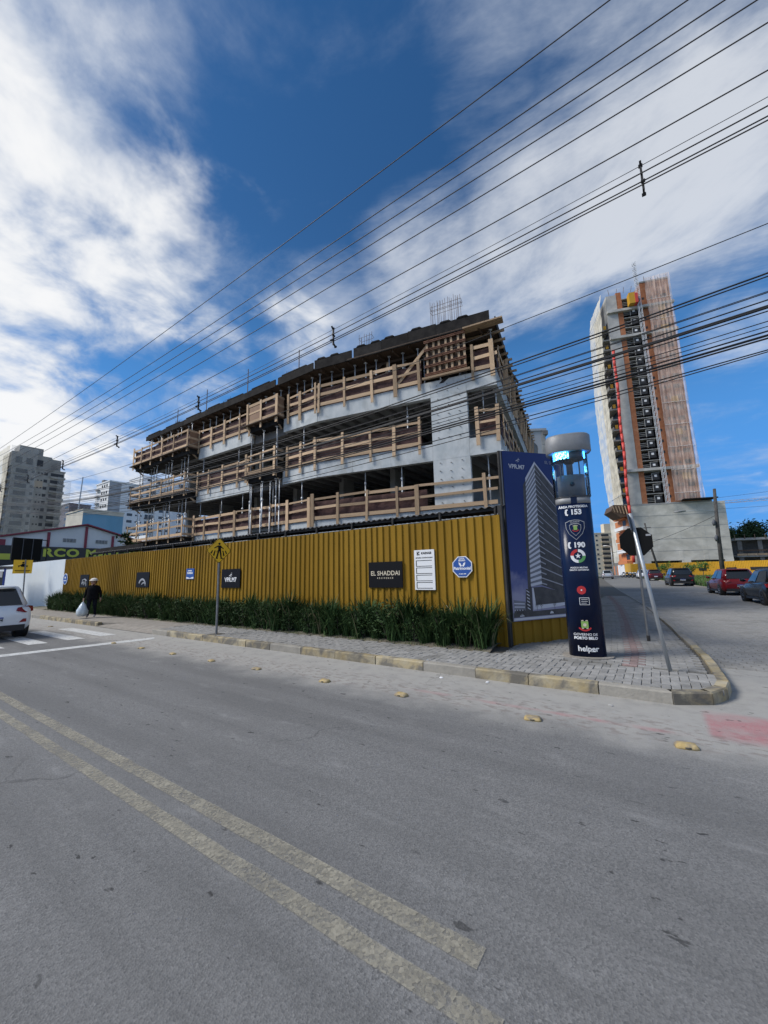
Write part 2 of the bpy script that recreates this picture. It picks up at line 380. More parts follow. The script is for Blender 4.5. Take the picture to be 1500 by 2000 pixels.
def prop(a_z, b_z, x, y, parent, lean=0):
    """adjustable steel shore: thick outer tube, thin inner tube, collar, plates"""
    k = round(b_z-a_z, 2)
    if k not in PROPM:
        m = MB(); h = k
        m.tube((0, 0, 0), (0, 0, h*.58), .030, 8); m.tube((0, 0, h*.58), (0, 0, h), .022, 8)
        m.tube((0, 0, h*.56), (0, 0, h*.62), .045, 8); m.box(-.07, .07, -.07, .07, 0, .012); m.box(-.07, .07, -.07, .07, h-.012, h)
        m.bar((-.09, 0, h*.6), (.09, 0, h*.6), .014, .014)
        PROPM[k] = m.mesh('prop', 'steel_prop', True)
    o = link('prop', PROPM[k], parent); o.matrix_basis = Matrix.Translation((x, y, a_z)) @ Matrix.Rotation(random.uniform(0, 3), 4, 'Z') @ Matrix.Rotation(lean, 4, 'X')
    return o
def text_geo(body, size, bold=0., align='CENTER', spacing=1.0, xscale=1.0):
    cu = bpy.data.curves.new('t', 'FONT'); cu.body = body; cu.size = size; cu.align_x = align; cu.align_y = 'CENTER'
    cu.offset = bold; cu.space_character = spacing; cu.resolution_u = 3
    o = bpy.data.objects.new('t', cu); col.objects.link(o)
    dg = bpy.context.evaluated_depsgraph_get(); me = bpy.data.meshes.new_from_object(o.evaluated_get(dg))
    vs = [(v.co.x*xscale, v.co.y) for v in me.vertices]; fs = [tuple(p.vertices) for p in me.polygons]
    bpy.data.objects.remove(o); bpy.data.curves.remove(cu); bpy.data.meshes.remove(me)
    return vs, fs
def flat(mb, geo, fn, mi=0):        # fn maps (u, v) to a 3-D point
    vs, fs = geo; mb.add([fn(u, v) for u, v in vs], fs, mi); return mb
def disc(cx, cy, r, n=20, r2=None, a0=0., a1=2*math.pi):
    if r2 is None: return [(cx+r*math.cos(a0+(a1-a0)*i/n), cy+r*math.sin(a0+(a1-a0)*i/n)) for i in range(n)], [tuple(range(n))]
    vs = [(cx+q*math.cos(a0+(a1-a0)*i/n), cy+q*math.sin(a0+(a1-a0)*i/n)) for i in range(n+1) for q in (r, r2)]
    return vs, [(2*i, 2*i+2, 2*i+3, 2*i+1) for i in range(n)]
def rect(x0, x1, y0, y1): return [(x0, y0), (x1, y0), (x1, y1), (x0, y1)], [(0, 1, 2, 3)]
def poly(*p): return list(p), [tuple(range(len(p)))]
def plane_fn(o, ux, uv=(0, 0, 1), n=None, d=0.):
    o, ux, uv = Vector(o), Vector(ux), Vector(uv); nn = Vector(n) if n else ux.cross(uv)
    return lambda u, v, e=0.: o + ux*u + uv*v + nn*(d+e)
def inside(p, pl):
    x, y = p; c = False; j = len(pl)-1
    for i in range(len(pl)):
        if (pl[i][1] > y) != (pl[j][1] > y) and x < (pl[j][0]-pl[i][0])*(y-pl[i][1])/(pl[j][1]-pl[i][1])+pl[i][0]: c = not c
        j = i
    return c
# ------------------------------------------------------------------ ground, roads, pavement
def road_mat(name, base_lo, base_hi, dust, kind):
    m = bpy.data.materials.new(name); m.use_nodes = True; MAT[name] = m
    n, l = m.node_tree.nodes, m.node_tree.links; b = n['Principled BSDF']
    pos = n.new('ShaderNodeNewGeometry').outputs['Position']
    def mth(op, a, c=None):
        q = n.new('ShaderNodeMath'); q.operation = op
        for i, v in enumerate((a, c)):
            if v is None: continue
            if isinstance(v, (int, float)): q.inputs[i].default_value = v
            else: l.new(v, q.inputs[i])
        return q.outputs[0]
    def mr(v, lo, hi, a=0., c=1., smooth=True):
        q = n.new('ShaderNodeMapRange'); q.interpolation_type = 'SMOOTHSTEP' if smooth else 'LINEAR'; l.new(v, q.inputs[0])
        for i, w in enumerate((lo, hi, a, c)): q.inputs[i+1].default_value = w
        return q.outputs[0]
    def nz(s, d=5, stretch=None, rough=.6, off=0.):
        t = n.new('ShaderNodeTexNoise'); t.inputs['Scale'].default_value = s; t.inputs['Detail'].default_value = d; t.inputs['Roughness'].default_value = rough
        mp = n.new('ShaderNodeVectorMath'); mp.operation = 'MULTIPLY_ADD'; mp.inputs[1].default_value = stretch or (1, 1, 1); mp.inputs[2].default_value = (off, off*.7, 0)
        l.new(pos, mp.inputs[0]); l.new(mp.outputs[0], t.inputs['Vector']); return t.outputs[0]
    def mix(f, a, c):
        q = n.new('ShaderNodeMixRGB')
        if isinstance(f, (int, float)): q.inputs[0].default_value = f
        else: l.new(f, q.inputs[0])
        for i, v in ((1, a), (2, c)):
            if isinstance(v, tuple): q.inputs[i].default_value = (*v, 1)
            else: l.new(v, q.inputs[i])
        return q.outputs[0]
    sp = n.new('ShaderNodeSeparateXYZ'); l.new(pos, sp.inputs[0]); X, Y = sp.outputs[0], sp.outputs[1]
    vo = n.new('ShaderNodeTexVoronoi'); vo.inputs['Scale'].default_value = 105; l.new(pos, vo.inputs['Vector'])
    bw = n.new('ShaderNodeRGBToBW'); l.new(vo.outputs['Color'], bw.inputs[0])
    grain = mth('ADD', mth('MULTIPLY', bw.outputs[0], .55), mth('MULTIPLY', nz(210, 3), .55))
    colr = mix(mr(grain, .25, .9, 0, 1, False), base_lo, base_hi)
    patch = mr(nz(.45, 6), .35, .7)
    colr = mix(mth('MULTIPLY', patch, .45), colr, tuple(x*.55 for x in base_hi))
    colr = mix(mr(nz(.8, 7, (.35, 1.3, 1), .7, 4.), .52, .74, 0, .38), colr, tuple(x*.5 for x in base_hi))
    colr = mix(mr(nz(3.0, 6, (.5, 1.6, 1)), .56, .75, 0, .30), colr, tuple(min(1, x*1.35) for x in base_hi))
    lane = mr(nz(.9, 4, (.12, 2.2, 1), off=9), .42, .66, 0, .30)
    colr = mix(lane, colr, tuple(x*.75 for x in base_lo))
    if kind == 'main':
        d1 = mr(mth('ADD', Y, mth('MULTIPLY', nz(1.5, 6), 1.1)), 4.75, 5.55)
        d2 = mth('MULTIPLY', mr(X, -.6, 1.6), mr(Y, 3.6, 5.6))
        dm = mth('MULTIPLY', mth('MAXIMUM', d1, d2), mr(nz(4, 6), .2, .6, .55, .95))
        colr = mix(dm, colr, dust)
        rough_dust = mth('MULTIPLY', mr(Y, 4.55, 4.8), mth('MULTIPLY', mr(Y, 5.5, 5.2), mr(nz(7, 6, (1, 2, 1)), .5, .62)))
        colr = mix(mth('MULTIPLY', rough_dust, .5), colr, (.17, .13, .12))
        # red chalk: a patch by the corner and a snapped line along the studs
        pk = mth('MULTIPLY', mth('MULTIPLY', mr(X, .24, .32), mr(X, 1.9, 1.2)), mth('MULTIPLY', mr(Y, 4.95, 5.2), mr(Y, 6.05, 5.75)))
        pk = mth('MULTIPLY', pk, mr(nz(3.5, 7), .28, .68, .22, .85))
        colr = mix(mth('MULTIPLY', pk, mr(grain, .3, .8, .55, 1., False)), colr, (.42, .13, .15))
        ln = mth('MULTIPLY', mth('MULTIPLY', mr(Y, 4.93, 5.0), mr(Y, 5.09, 5.02)), mth('MULTIPLY', mr(X, -3.2, -2.3), mr(X, .3, -.3)))
        colr = mix(mth('MULTIPLY', ln, mr(nz(2.2, 6, off=3), .38, .70, .0, .5)), colr, (.45, .14, .16))
        # oil drips in the lane
        oil = mth('MULTIPLY', mr(nz(5.0, 3, (1, 2.2, 1), off=5), .655, .70), mr(nz(.5, 2, off=2), .36, .52))
        colr = mix(mth('MULTIPLY', oil, .75), colr, (.02, .02, .02))
        cr = n.new('ShaderNodeTexVoronoi'); cr.feature = 'DISTANCE_TO_EDGE'; cr.inputs['Scale'].default_value = .33
        wob = n.new('ShaderNodeVectorMath'); wob.operation = 'ADD'; l.new(pos, wob.inputs[0])
        cn = n.new('ShaderNodeTexNoise'); cn.inputs['Scale'].default_value = 1.8; cn.inputs['Detail'].default_value = 6; l.new(pos, cn.inputs['Vector'])
        l.new(cn.outputs['Color'], wob.inputs[1]); l.new(wob.outputs[0], cr.inputs['Vector'])
        crack = mth('MULTIPLY', mr(cr.outputs['Distance'], .006, .0015), mr(nz(.35, 3, off=8), .5, .64))
        colr = mix(mth('MULTIPLY', crack, .5), colr, (.05, .05, .05))
    l.new(colr, b.inputs['Base Color']); b.inputs['Roughness'].default_value = .88; b.inputs['Specular IOR Level'].default_value = .35
    bp = n.new('ShaderNodeBump'); bp.inputs['Strength'].default_value = .7; bp.inputs['Distance'].default_value = .006
    l.new(mth('ADD', grain, mth('MULTIPLY', vo.outputs['Distance'], .5)), bp.inputs['Height']); l.new(bp.outputs[0], b.inputs['Normal'])
    return m
road_mat('asphalt', (.105, .106, .106), (.265, .264, .260), (.36, .35, .325), 'main')
road_mat('side_bed', (.15, .148, .14), (.26, .255, .24), (.3, .3, .28), 'side')
mat('soil_far', (.14, .13, .10), (.20, .19, .14), .05, .95, c3=(.08, .11, .045), s3=.02, thr=(.45, .6))

def sheet(name, pts, z, m, label=None):
    o = MB().add([(x, y, z) for x, y in pts], [tuple(range(len(pts)))]).build(name, m, fix=False); o['kind'] = 'structure'; return o
def ksd(y):      # x of the side street's left kerb face at depth y
    t = [(6.6, .58), (7.0, .64), (8.5, .62), (10.7, .44), (13.1, .25), (15.3, .05), (19.2, -.34), (23.9, -.95), (32, -2.0), (49.3, -4.15), (79, -7.6), (140, -14.6)]
    for (a, p), (b, q) in zip(t, t[1:]):
        if y <= b: return p + (q-p)*max(0, (y-a)/(b-a))
    return t[-1][1]
sheet('ground', [(-2500, -2500), (2500, -2500), (2500, 3500), (-2500, 3500)], -.05, 'soil_far')
road = sheet('road', [(-420, -9), (120, -9), (120, 8.5), (.58, 8.5), (.60, 6.95), (.52, 6.55), (.36, 6.28), (.02, 6.05), (-420, 6.05)], 0, 'asphalt')
sy = [6.05, 8, 10, 13, 16, 20, 25, 32, 45, 60, 80, 100, 140]
side = sheet('side_street', [(ksd(y)-.03, y) for y in sy] + [(ksd(y)+6.6 + max(0, 9-y)*1.2, y) for y in reversed(sy)], -.012, 'side_bed')
sheet('far_pavement', [(-420, -9.0), (-420, -14), (120, -14), (120, -9.0)], .1, 'curb_grey')

# interlocking blocks of the side street (too many to pick apart: one mass of real blocks)
rs = random.Random(3)
def block(mb, cx, cy, ax, ln, wd, z0, z1, j=.004, mi=0, tilt=.004):
    c, s_ = math.cos(ax), math.sin(ax); h = []
    for sx, sy_ in ((-1, -1), (1, -1), (1, 1), (-1, 1)):
        u, v = sx*(ln/2-j), sy_*(wd/2-j); h.append((cx+u*c-v*s_, cy+u*s_+v*c))
    e = .006; t = [(cx+(x-cx)*(1-e*2/ln), cy+(y-cy)*(1-e*2/wd)) for x, y in h]
    tz = [z1+rs.uniform(-tilt, tilt) for _ in range(4)]
    vs = [(x, y, z0) for x, y in h] + [(x, y, z-.005) for (x, y), z in zip(h, tz)] + [(x, y, z) for (x, y), z in zip(t, tz)]
    mb.add(vs, [(0, 1, 5, 4), (1, 2, 6, 5), (2, 3, 7, 6), (3, 0, 4, 7), (4, 5, 9, 8), (5, 6, 10, 9), (6, 7, 11, 10), (7, 4, 8, 11), (8, 9, 10, 11)], mi)
mb = MB(); y = 8.6; k = 0
while y < 34:
    x = ksd(y)+.06+(.0 if k % 2 else .12); x1 = ksd(y)+6.3
    while x < x1:
        if not (y < 10.0 and x > 1.6+(y-8.6)*2): block(mb, x, y, -.06, .24, .12, -.05, .004+.01*mnoise.noise((x*.8, y*.8, 0)), .005, 0, .003)
        x += .24
    y += .12; k += 1
o = mb.build('street_block', 'paver', side, fix=False); o['kind'] = 'stuff'

# pavement: bed, then blocks
KZ = .13
bed = [(-12.6, 6.1), (.0, 6.1), (.36, 6.32), (.50, 6.62), (.56, 7)] + [(ksd(y)-.08, y) for y in (8.5, 13, 19, 24, 32, 49, 79)] + [(-11.0, 79), (-6.9, 49), (-5.0, 32), (-3.0, 16), (-1.75, 9.5), (-2.6, 8.3), (-12.6, 8.3)]
pav = MB().prism([(x, y, -.04) for x, y in bed], (0, 0, KZ-.025+.04)).build('pavement', 'joint_sand'); pav['kind'] = 'structure'
tiles = []
def redline(y): return ksd(y)-1.02
P2 = [(x, y) for x, y in bed[:7]] + [(ksd(y)-.10, y) for y in (10, 13, 16, 19, 24, 26)] + [(-3.9, 26), (-3.0, 16), (-1.78, 9.5), (-2.55, 8.25), (-2.75, 7.5), (-12.5, 7.42), (-12.5, 6.14)]
# herringbone along the main kerb (y < 7.35)
a = .105
for i in range(-130, 12):
    for j in range(0, 14):
        k = (i - j) % 4; x, y = i*a+.02, 6.13+j*a
        if k == 0: c, ang = (x+a, y+a/2), 0
        elif k == 3: c, ang = (x+a/2, y+a), math.pi/2
        else: continue
        lim = 7.35 if c[0] < -1.2 else 7.30
        if inside((c[0], c[1]), P2) and c[1] < lim and c[0] > -12.5 and math.hypot(max(0, c[0]-.1), 0) < .48: tiles.append((c[0], c[1], ang, 0))
# running bond along the side street with a red guide strip
y = 7.46; k = 0
while y < 26:
    xr = redline(y); x = xr - 2.4 + (.105 if k % 2 else 0)
    while x < ksd(y)-.2:
        if inside((x, y), P2) and (x > -2.45): tiles.append((x, y, -.05, 1 if xr-.11 < x < xr+.11 else 0))
        x += .21
    y += .105; k += 1
tiles.sort(key=lambda t: math.hypot(t[0], t[1]))
shared = {}
rest = MB()
for i, (x, y, ang, mi) in enumerate(tiles):
    if i < 290:
        key = (mi, i % 4)
        if key not in shared:
            q = MB(); block(q, 0, 0, 0, .21, .105, -.06, 0, .0035); shared[key] = q.mesh('paver', 'paver_red' if mi else 'paver')
        o = link('paver', shared[key], pav); o.matrix_basis = Matrix.Translation((x, y, KZ+rs.uniform(-.004, .004))) @ Matrix.Rotation(ang, 4, 'Z')
    else:
        block(rest, x, y, ang, .21, .105, KZ-.06, KZ+rs.uniform(-.003, .003), .0035, mi, .002)
o = rest.build('paver_field', ['paver', 'paver_red'], pav, fix=False); o['kind'] = 'stuff'
# older concrete pavement farther along, dropped kerb by the crossing, soil verge under the hedge
MB().prism([(x, y, -.03) for x, y in [(-90, 6.12), (-16.6, 6.12), (-15.4, 6.5), (-12.6, 6.5), (-12.6, 7.5), (-90, 7.5)]], (0, 0, KZ-.006+.03)).build('old_pavement', 'plate_concrete')['kind'] = 'structure'
MB().add([(-16.6, 6.0, .012), (-12.4, 6.0, .012), (-12.5, 6.55, .128), (-15.5, 6.55, .128)], [(0, 1, 2, 3)]).build('kerb_ramp', 'plate_concrete')['kind'] = 'structure'
vg = MB(); nx = 110
for i in range(nx+1):
    X = -30+27.3*i/nx
    for j, (yy, zz) in enumerate(((7.36, KZ-.015), (7.55, KZ+.03), (7.85, KZ+.06), (8.16, KZ+.05))):
        vg.v.append((X, yy+.06*mnoise.noise((X*1.7, j, 3))*(j < 2), zz+.02*mnoise.noise((X*3, yy*4, 0))))
for i in range(nx):
    for j in range(3):
        q = i*4+j; vg.f.append((q, q+4, q+5, q+1)); vg.m.append(0)
vg.build('verge', 'verge_soil', fix=False)['kind'] = 'structure'
# sparse turf along the edge of the verge
tf = MB()
for i in range(2600):
    x, y = rs.uniform(-27, -2.8), 7.38+abs(rs.gauss(0, .14)); h = rs.uniform(.02, .075); an = rs.uniform(0, 6.28); w = .006
    z = KZ+.0; dx, dy = math.cos(an), math.sin(an)
    tf.add([(x-dy*w, y+dx*w, z), (x+dy*w, y-dx*w, z), (x+dx*h*.6, y+dy*h*.6, z+h)], [(0, 1, 2)], i % 3 == 0)
tag(tf.build('turf', ['blade_b', 'leaf_dry'], fix=False), 'thin patchy grass growing along the soil strip before the hedge', 'grass', kind='stuff')

# kerb stones
kerb = empty('kerb', (-6, 6.05, 0)); kerb['kind'] = 'structure'
def stone(p, q, w=.13, h=KZ+.012, z0=-.06, m='curb_paint', n_in=None):
    p, q = Vector((*p, 0)), Vector((*q, 0)); d = (q-p).normalized(); nn = n_in or Vector((-d.y, d.x, 0)); g = .006
    p = p+d*g; q = q-d*g; b_ = .018
    prof = [(0, z0), (0.004, h-b_), (b_, h), (w, h), (w, z0)]
    ja, jb = rs.uniform(-.008, .008), rs.uniform(-.008, .008)
    mb = MB(); mb.rings([[p+nn*(u+ja)+Vector((0, 0, z)) for u, z in prof], [q+nn*(u+jb)+Vector((0, 0, z)) for u, z in prof]])
    return mb.build('kerb_stone', m, kerb)
x = .02
while x > -12.2:
    ln = rs.uniform(.78, .98); stone((x-ln, 6.0), (x, 6.0), m='curb_paint' if rs.random() < .88 else 'curb_grey'); x -= ln
cpts = [(.02, 6.0), (.41, 6.22), (.58, 6.55), (.66, 6.95)]
for p, q in zip(cpts, cpts[1:]): stone(p, q, m='curb_paint')
y = 6.95
while y < 40:
    ln = .95; stone((ksd(y)+.02, y), (ksd(y+ln)+.02, y+ln), m='curb_paint' if y < 9.5 else 'curb_grey', h=KZ+.012 if y < 14 else .09); y += ln
x = -16.4
while x > -44:
    stone((x-1.0, 6.03), (x, 6.03), m='curb_paint' if x > -22 else 'curb_grey'); x -= 1.0
# side street's right edge
y = 26
while y < 75:
    stone((ksd(y+2)+6.35, y+2), (ksd(y)+6.35, y), h=.08, m='curb_grey', n_in=Vector((1, .1, 0))); y += 2

# ------------------------------------------------------------------ painted markings
def paint_mat(name, c, lo, hi, sc_=7, back=0.):
    m = mat(name, c, tuple(x*.8 for x in c), 5, .8, .3, 60)
    n, l = m.node_tree.nodes, m.node_tree.links
    g = n.new('ShaderNodeNewGeometry'); t = n.new('ShaderNodeTexNoise'); t.inputs['Scale'].default_value = sc_; t.inputs['Detail'].default_value = 9; t.inputs['Roughness'].default_value = .75
    l.new(g.outputs['Position'], t.inputs['Vector'])
    t2 = n.new('ShaderNodeTexVoronoi'); t2.inputs['Scale'].default_value = 62; l.new(g.outputs['Position'], t2.inputs['Vector'])
    bw = n.new('ShaderNodeRGBToBW'); l.new(t2.outputs['Color'], bw.inputs[0])
    ad = n.new('ShaderNodeMath'); ad.operation = 'MULTIPLY_ADD'; ad.inputs[1].default_value = .35; l.new(bw.outputs[0], ad.inputs[0]); l.new(t.outputs[0], ad.inputs[2])
    r = n.new('ShaderNodeMapRange'); r.inputs[1].default_value = lo; r.inputs[2].default_value = hi; r.inputs[3].default_value = 1.; r.inputs[4].default_value = back
    l.new(ad.outputs[0], r.inputs[0]); l.new(r.outputs[0], n['Principled BSDF'].inputs['Alpha']); return m
paint_mat('paint_yellow', (.37, .345, .275), .44, .92, 2.2, .10)
paint_mat('paint_white', (.60, .61, .60), .72, .95, 6, .2)
def marking(name, pts, m, z=.004):
    o = MB().add([(x, y, z) for x, y in pts], [tuple(range(len(pts)))]).build(name, m, road, fix=False); return o
def wob_strip(name, x0, x1, y0, y1, m, n=60):
    mb = MB()
    for i in range(n+1):
        X = x0+(x1-x0)*i/n
        mb.v += [(X, y0+.008*mnoise.noise((X*5, y0, 1)), .004), (X, y1+.008*mnoise.noise((X*5, y1, 2)), .004)]
    for i in range(n): mb.f.append((2*i, 2*i+2, 2*i+3, 2*i+1)); mb.m.append(0)
    return mb.build(name, m, road, fix=False)
wob_strip('centre_line', -40, -.77, 1.735, 1.845, 'paint_yellow', 200)
wob_strip('centre_line', -40, -.62, 1.515, 1.615, 'paint_yellow', 200)
marking('stop_line', [(-12.45, 1.9), (-12.05, 1.9), (-11.38, 5.55), (-11.72, 5.72)], 'paint_white')
for y0 in (5.06, 4.28, 3.46, 2.62, 1.0, .2, -.6):
    marking('crossing_stripe', [(-16.9, y0), (-13.5, y0), (-13.4, y0+.38), (-16.8, y0+.38)], 'paint_white')

# ------------------------------------------------------------------ raised lane studs
def stud_mesh():
    mb = MB(); prof = []
    for (hx, hy, z) in ((.125, .075, 0), (.122, .072, .022), (.10, .052, .045), (.06, .03, .052)):
        ring = []
        for i in range(16):
            t = 2*math.pi*i/16; c, s_ = math.cos(t), math.sin(t); e = .45
            ring.append((hx*math.copysign(abs(c)**e, c), hy*math.copysign(abs(s_)**e, s_), z))
        prof.append(ring)
    mb.rings(prof); mb.box(-.03, .03, -.0765, -.070, .012, .028, 1)
    return mb.fix(mb.mesh('lane_stud', ['stud', 'joint_sand'], True))
sm_ = stud_mesh()
for i, x in enumerate((.07, -1.27, -2.96, -4.34, -5.96, -7.32, -8.76, -10.18, -11.64, -18.1)):
    o = link('lane_stud', sm_); o.location = (x, 4.68 if i < 9 else 5.2, -.002); o.rotation_euler = (0, 0, rs.uniform(-.25, .25)+math.pi/2*.0); o.scale = (.74, .8, .8) if i < 4 else (.74, .75, .6)
    tag(o, ['worn yellow raised lane stud beside the red chalk patch, first of its row', 'second worn lane stud of the row, counted from the red chalk patch', 'third worn lane stud from the red chalk patch, past the chalk line', 'fourth worn lane stud from the red chalk patch', 'fifth worn lane stud from the red chalk patch', 'fifth worn lane stud from the white stop line', 'third worn lane stud from the white stop line', 'second worn lane stud from the white stop line', 'worn lane stud lying next to the white stop line', 'lone raised lane stud by the crossing stripes near the kerb'][i] if i != 5 else 'fourth worn lane stud from the white stop line', 'road stud', 'raised studs along the road edge')
# little litter on the road edge
for i, (x, y) in enumerate(((-2.9, 5.75), (-2.2, 5.85), (-.6, 5.6))):
    mb = MB(); mb.rings([[(.03*math.cos(t)*s_, .02*math.sin(t)*s_, z) for t in (k*math.pi/4 for k in range(8))] for s_, z in ((1, 0), (1.1, .008), (.6, .016))])
    o = mb.build('pebble', 'white_print' if i < 2 else 'concrete_grey'); o.location = (x, y, 0); o.rotation_euler = (0, 0, i*1.3)
    tag(o, ['pale pebble lying by the kerb in the dust', 'pale pebble lying by the kerb in the dust', 'small grey stone on the dusty road edge near the corner'][i], 'pebble', 'pale pebbles by the kerb' if i < 2 else None)
# ------------------------------------------------------------------ yellow hoarding
FY, FZ0, FZ1 = 8.17, .10, 2.80
def corrugated(w, z0, z1, periods, depth=.034, t=.002):
    """trapezoid sheet along +x, facing -y"""
    mb = MB(); p = w/periods; xs = []
    for i in range(periods):
        for f, d in ((0, 0), (.52, 0), (.62, 1), (.90, 1)): xs.append(((i+f)*p, -d*depth))
    xs.append((w, 0))
    n = len(xs)
    for z in (z0, z1): mb.v += [(x, y, z) for x, y in xs]
    for i in range(n-1): mb.f.append((i, i+1, n+i+1, n+i)); mb.m.append(0)
    return mb
fence = empty('hoarding_fence', (-14.9, FY, .1), 0, 'long mustard yellow corrugated sheet fence behind the hedge', 'fence')
NP = 22; PW = (27.2-2.6)/NP
pm = corrugated(PW+.03, FZ0, FZ1, 6).mesh('sheet_panel', 'fence_yellow')
for i in range(NP):
    o = link('sheet_panel', pm, fence); o.matrix_basis = Matrix.Translation((-27.2+i*PW, FY-(.004 if i % 2 else 0)+random.uniform(-.004, .004), random.uniform(-.014, .010))) @ Matrix.Rotation(random.uniform(-.003, .003), 4, 'Y')
    rod('fence_post', (-27.2+i*PW, FY+.07, 0), (-27.2+i*PW, FY+.07, FZ1+.02), .035, 'fence_dark', fence)
MB().box(-27.2, -2.62, FY+.02, FY+.06, FZ1-.05, FZ1+.012).build('top_rail', 'fence_dark', fence)
MB().box(-2.62, -2.53, FY-.02, FY+.07, .1, 3.0).build('corner_post', 'fence_dark', fence)
A2, B2 = Vector((-2.50, 8.33, 0)), Vector((-1.71, 9.49, 0)); U2 = (B2-A2).normalized(); N2 = Vector((U2.y, -U2.x, 0))
pc = corrugated(2.0, FZ0, FZ1, 8).mesh('sheet_panel', 'fence_yellow')
o = link('sheet_panel', pc, fence); o.matrix_basis = Matrix.Translation(A2-N2*.06-U2*.12) @ Matrix.Rotation(math.atan2(U2.y, U2.x), 4, 'Z')
ang = math.atan2(1, -.115)
for i in range(16):
    p = Vector((-1.45, 9.95, 0)) + Vector((math.cos(ang), math.sin(ang), 0))*(i*1.12)
    o = link('sheet_panel', pm, fence); o.matrix_basis = Matrix.Translation(p) @ Matrix.Rotation(ang, 4, 'Z')
# low canopy behind the fence: dark rail, stub posts, fibre-cement edge
can = empty('canopy_roof', (-13, 8.6, 2.8), 0, 'low corrugated canopy roof with dark edge above the yellow fence', 'canopy')
for i in range(17): rod('stub_post', (-24.0+i*1.33, 8.32, 2.7), (-24.0+i*1.33, 8.32, 3.02), .035, 'fence_dark', can)
MB().box(-24.2, -2.5, 8.36, 8.44, 2.93, 3.0).build('edge_beam', 'fence_dark', can)
for k in range(18):
    x0 = -24.2+k*1.205; mb = MB(); n = 40
    for j, (yy, zz) in enumerate(((8.28, 3.005), (10.6, 3.2))):
        for t in (0, .008):
            mb.v += [(x0+1.22*i/n, yy, zz+.02*math.cos(2*math.pi*i/n*7)+t) for i in range(n+1)]
    q = n+1
    for i in range(n):
        mb.f += [(i, i+1, 2*q+i+1, 2*q+i), (q+i, 3*q+i, 3*q+i+1, q+i+1), (i, q+i, q+i+1, i+1)]; mb.m += [0]*3
    o = mb.build('roof_sheet', 'roof_sheet', can, fix=False)
MB().box(-24.2, -2.5, 10.5, 10.58, .1, 3.15).build('back_wall', 'fence_dark', can)
MB().box(-23.6, -18.6, 8.30, 8.36, 3.02, 3.20).build('fascia_board', 'formwork', can)

# ------------------------------------------------------------------ signs on the fence
def board(name, x0, x1, z0, z1, m, label, cat='sign', d=.05, tilt=0.):
    t = empty(name, ((x0+x1)/2, FY-d, z0), 0, label, cat)
    MB().box(x0, x1, FY-d-.012, FY-d+.012, z0, z1).build('panel', m, t)
    return t, plane_fn(((x0+x1)/2, FY-d-.014, (z0+z1)/2), (1, 0, 0), (0, 0, 1))
def swoosh(mb, fn, cx, cy, s, mi=0):
    flat(mb, poly((cx-.5*s, cy-.25*s), (cx-.1*s, cy-.12*s), (cx+.5*s, cy+.18*s), (cx+.25*s, cy+.16*s), (cx-.2*s, cy+.0*s)), fn, mi)
    flat(mb, poly((cx-.25*s, cy-.42*s), (cx+.1*s, cy-.30*s), (cx+.45*s, cy-.06*s), (cx+.1*s, cy-.2*s)), fn, mi)
    flat(mb, poly((cx+.0*s, cy+.22*s), (cx+.25*s, cy+.30*s), (cx+.42*s, cy+.42*s), (cx+.15*s, cy+.32*s)), fn, mi)
t, fn = board('company_board', -12.32, -11.30, 1.27, 1.89, 'black_sign', 'square black board lettered VPR.M7 with a small swoosh emblem')
mb = MB(); flat(mb, text_geo('VPR.M7', .20, .006), lambda u, v: fn(u, v-.05)); swoosh(mb, fn, 0, .11, .2); mb.build('lettering', 'white_print', t)
t, fn = board('project_board', -6.02, -5.01, 1.28, 1.91, 'black_sign', 'wide black board lettered EL SHADDAI RESIDENCE')
mb = MB(); flat(mb, text_geo('EL SHADDAI', .155, .002, spacing=1.02), lambda u, v: fn(u, v+.03))
flat(mb, text_geo('RESIDENCE', .055, .001, spacing=1.9), lambda u, v: fn(u, v-.085)); mb.build('lettering', 'cream_print', t)
t, fn = board('staff_board', -4.67, -4.14, 1.23, 2.15, 'white_print', 'tall white board with four empty black framed boxes')
mb = MB(); flat(mb, text_geo('KAENGE', .07, .003), lambda u, v: fn(u+.06, v+.38)); flat(mb, text_geo('ESTAMOS CONTRATANDO', .036, .0015), lambda u, v: fn(u, v+.275))
for a_ in (rect(-.19, -.165, .335, .425), rect(-.15, -.12, .335, .37), rect(-.15, -.12, .39, .425), rect(-.165, -.15, .365, .395)): flat(mb, a_, fn)
for k in range(4):
    z = .135-k*.168
    for a_ in (rect(-.22, .20, z+.07, z+.083), rect(-.22, .20, z-.06, z-.047), rect(-.22, -.20, z-.047, z+.07)): flat(mb, a_, fn)
mb.build('lettering', 'sign_black', t)
# octagonal security sign
cx, cz, r = -3.465, 1.73, .245
t = empty('security_sign', (cx, FY-.05, 1.5), 0, 'blue octagonal sign lettered Patrimonial with a winged emblem', 'sign')
oc = [(cx+r*math.cos(math.pi/8+k*math.pi/4), FY-.05, cz+r*math.sin(math.pi/8+k*math.pi/4)) for k in range(8)]
MB().prism(oc, (0, -.02, 0)).build('panel', 'white_print', t)
fn = plane_fn((cx, FY-.0725, cz), (1, 0, 0), (0, 0, 1)); mb = MB()
flat(mb, ([(r*.92*math.cos(math.pi/8+k*math.pi/4), r*.92*math.sin(math.pi/8+k*math.pi/4)) for k in range(8)], [tuple(range(8))]), fn); mb.build('blue_face', 'blue_sign', t)
fn2 = lambda u, v: fn(u, v)+Vector((0, -.002, 0)); mb = MB()
flat(mb, text_geo('Patrimonial', .088, .003), lambda u, v: fn2(u, v-.035)); flat(mb, text_geo('LOCAL', .042, .002), lambda u, v: fn2(u, v+.175)); flat(mb, text_geo('SEGURO', .042, .002), lambda u, v: fn2(u, v+.135))
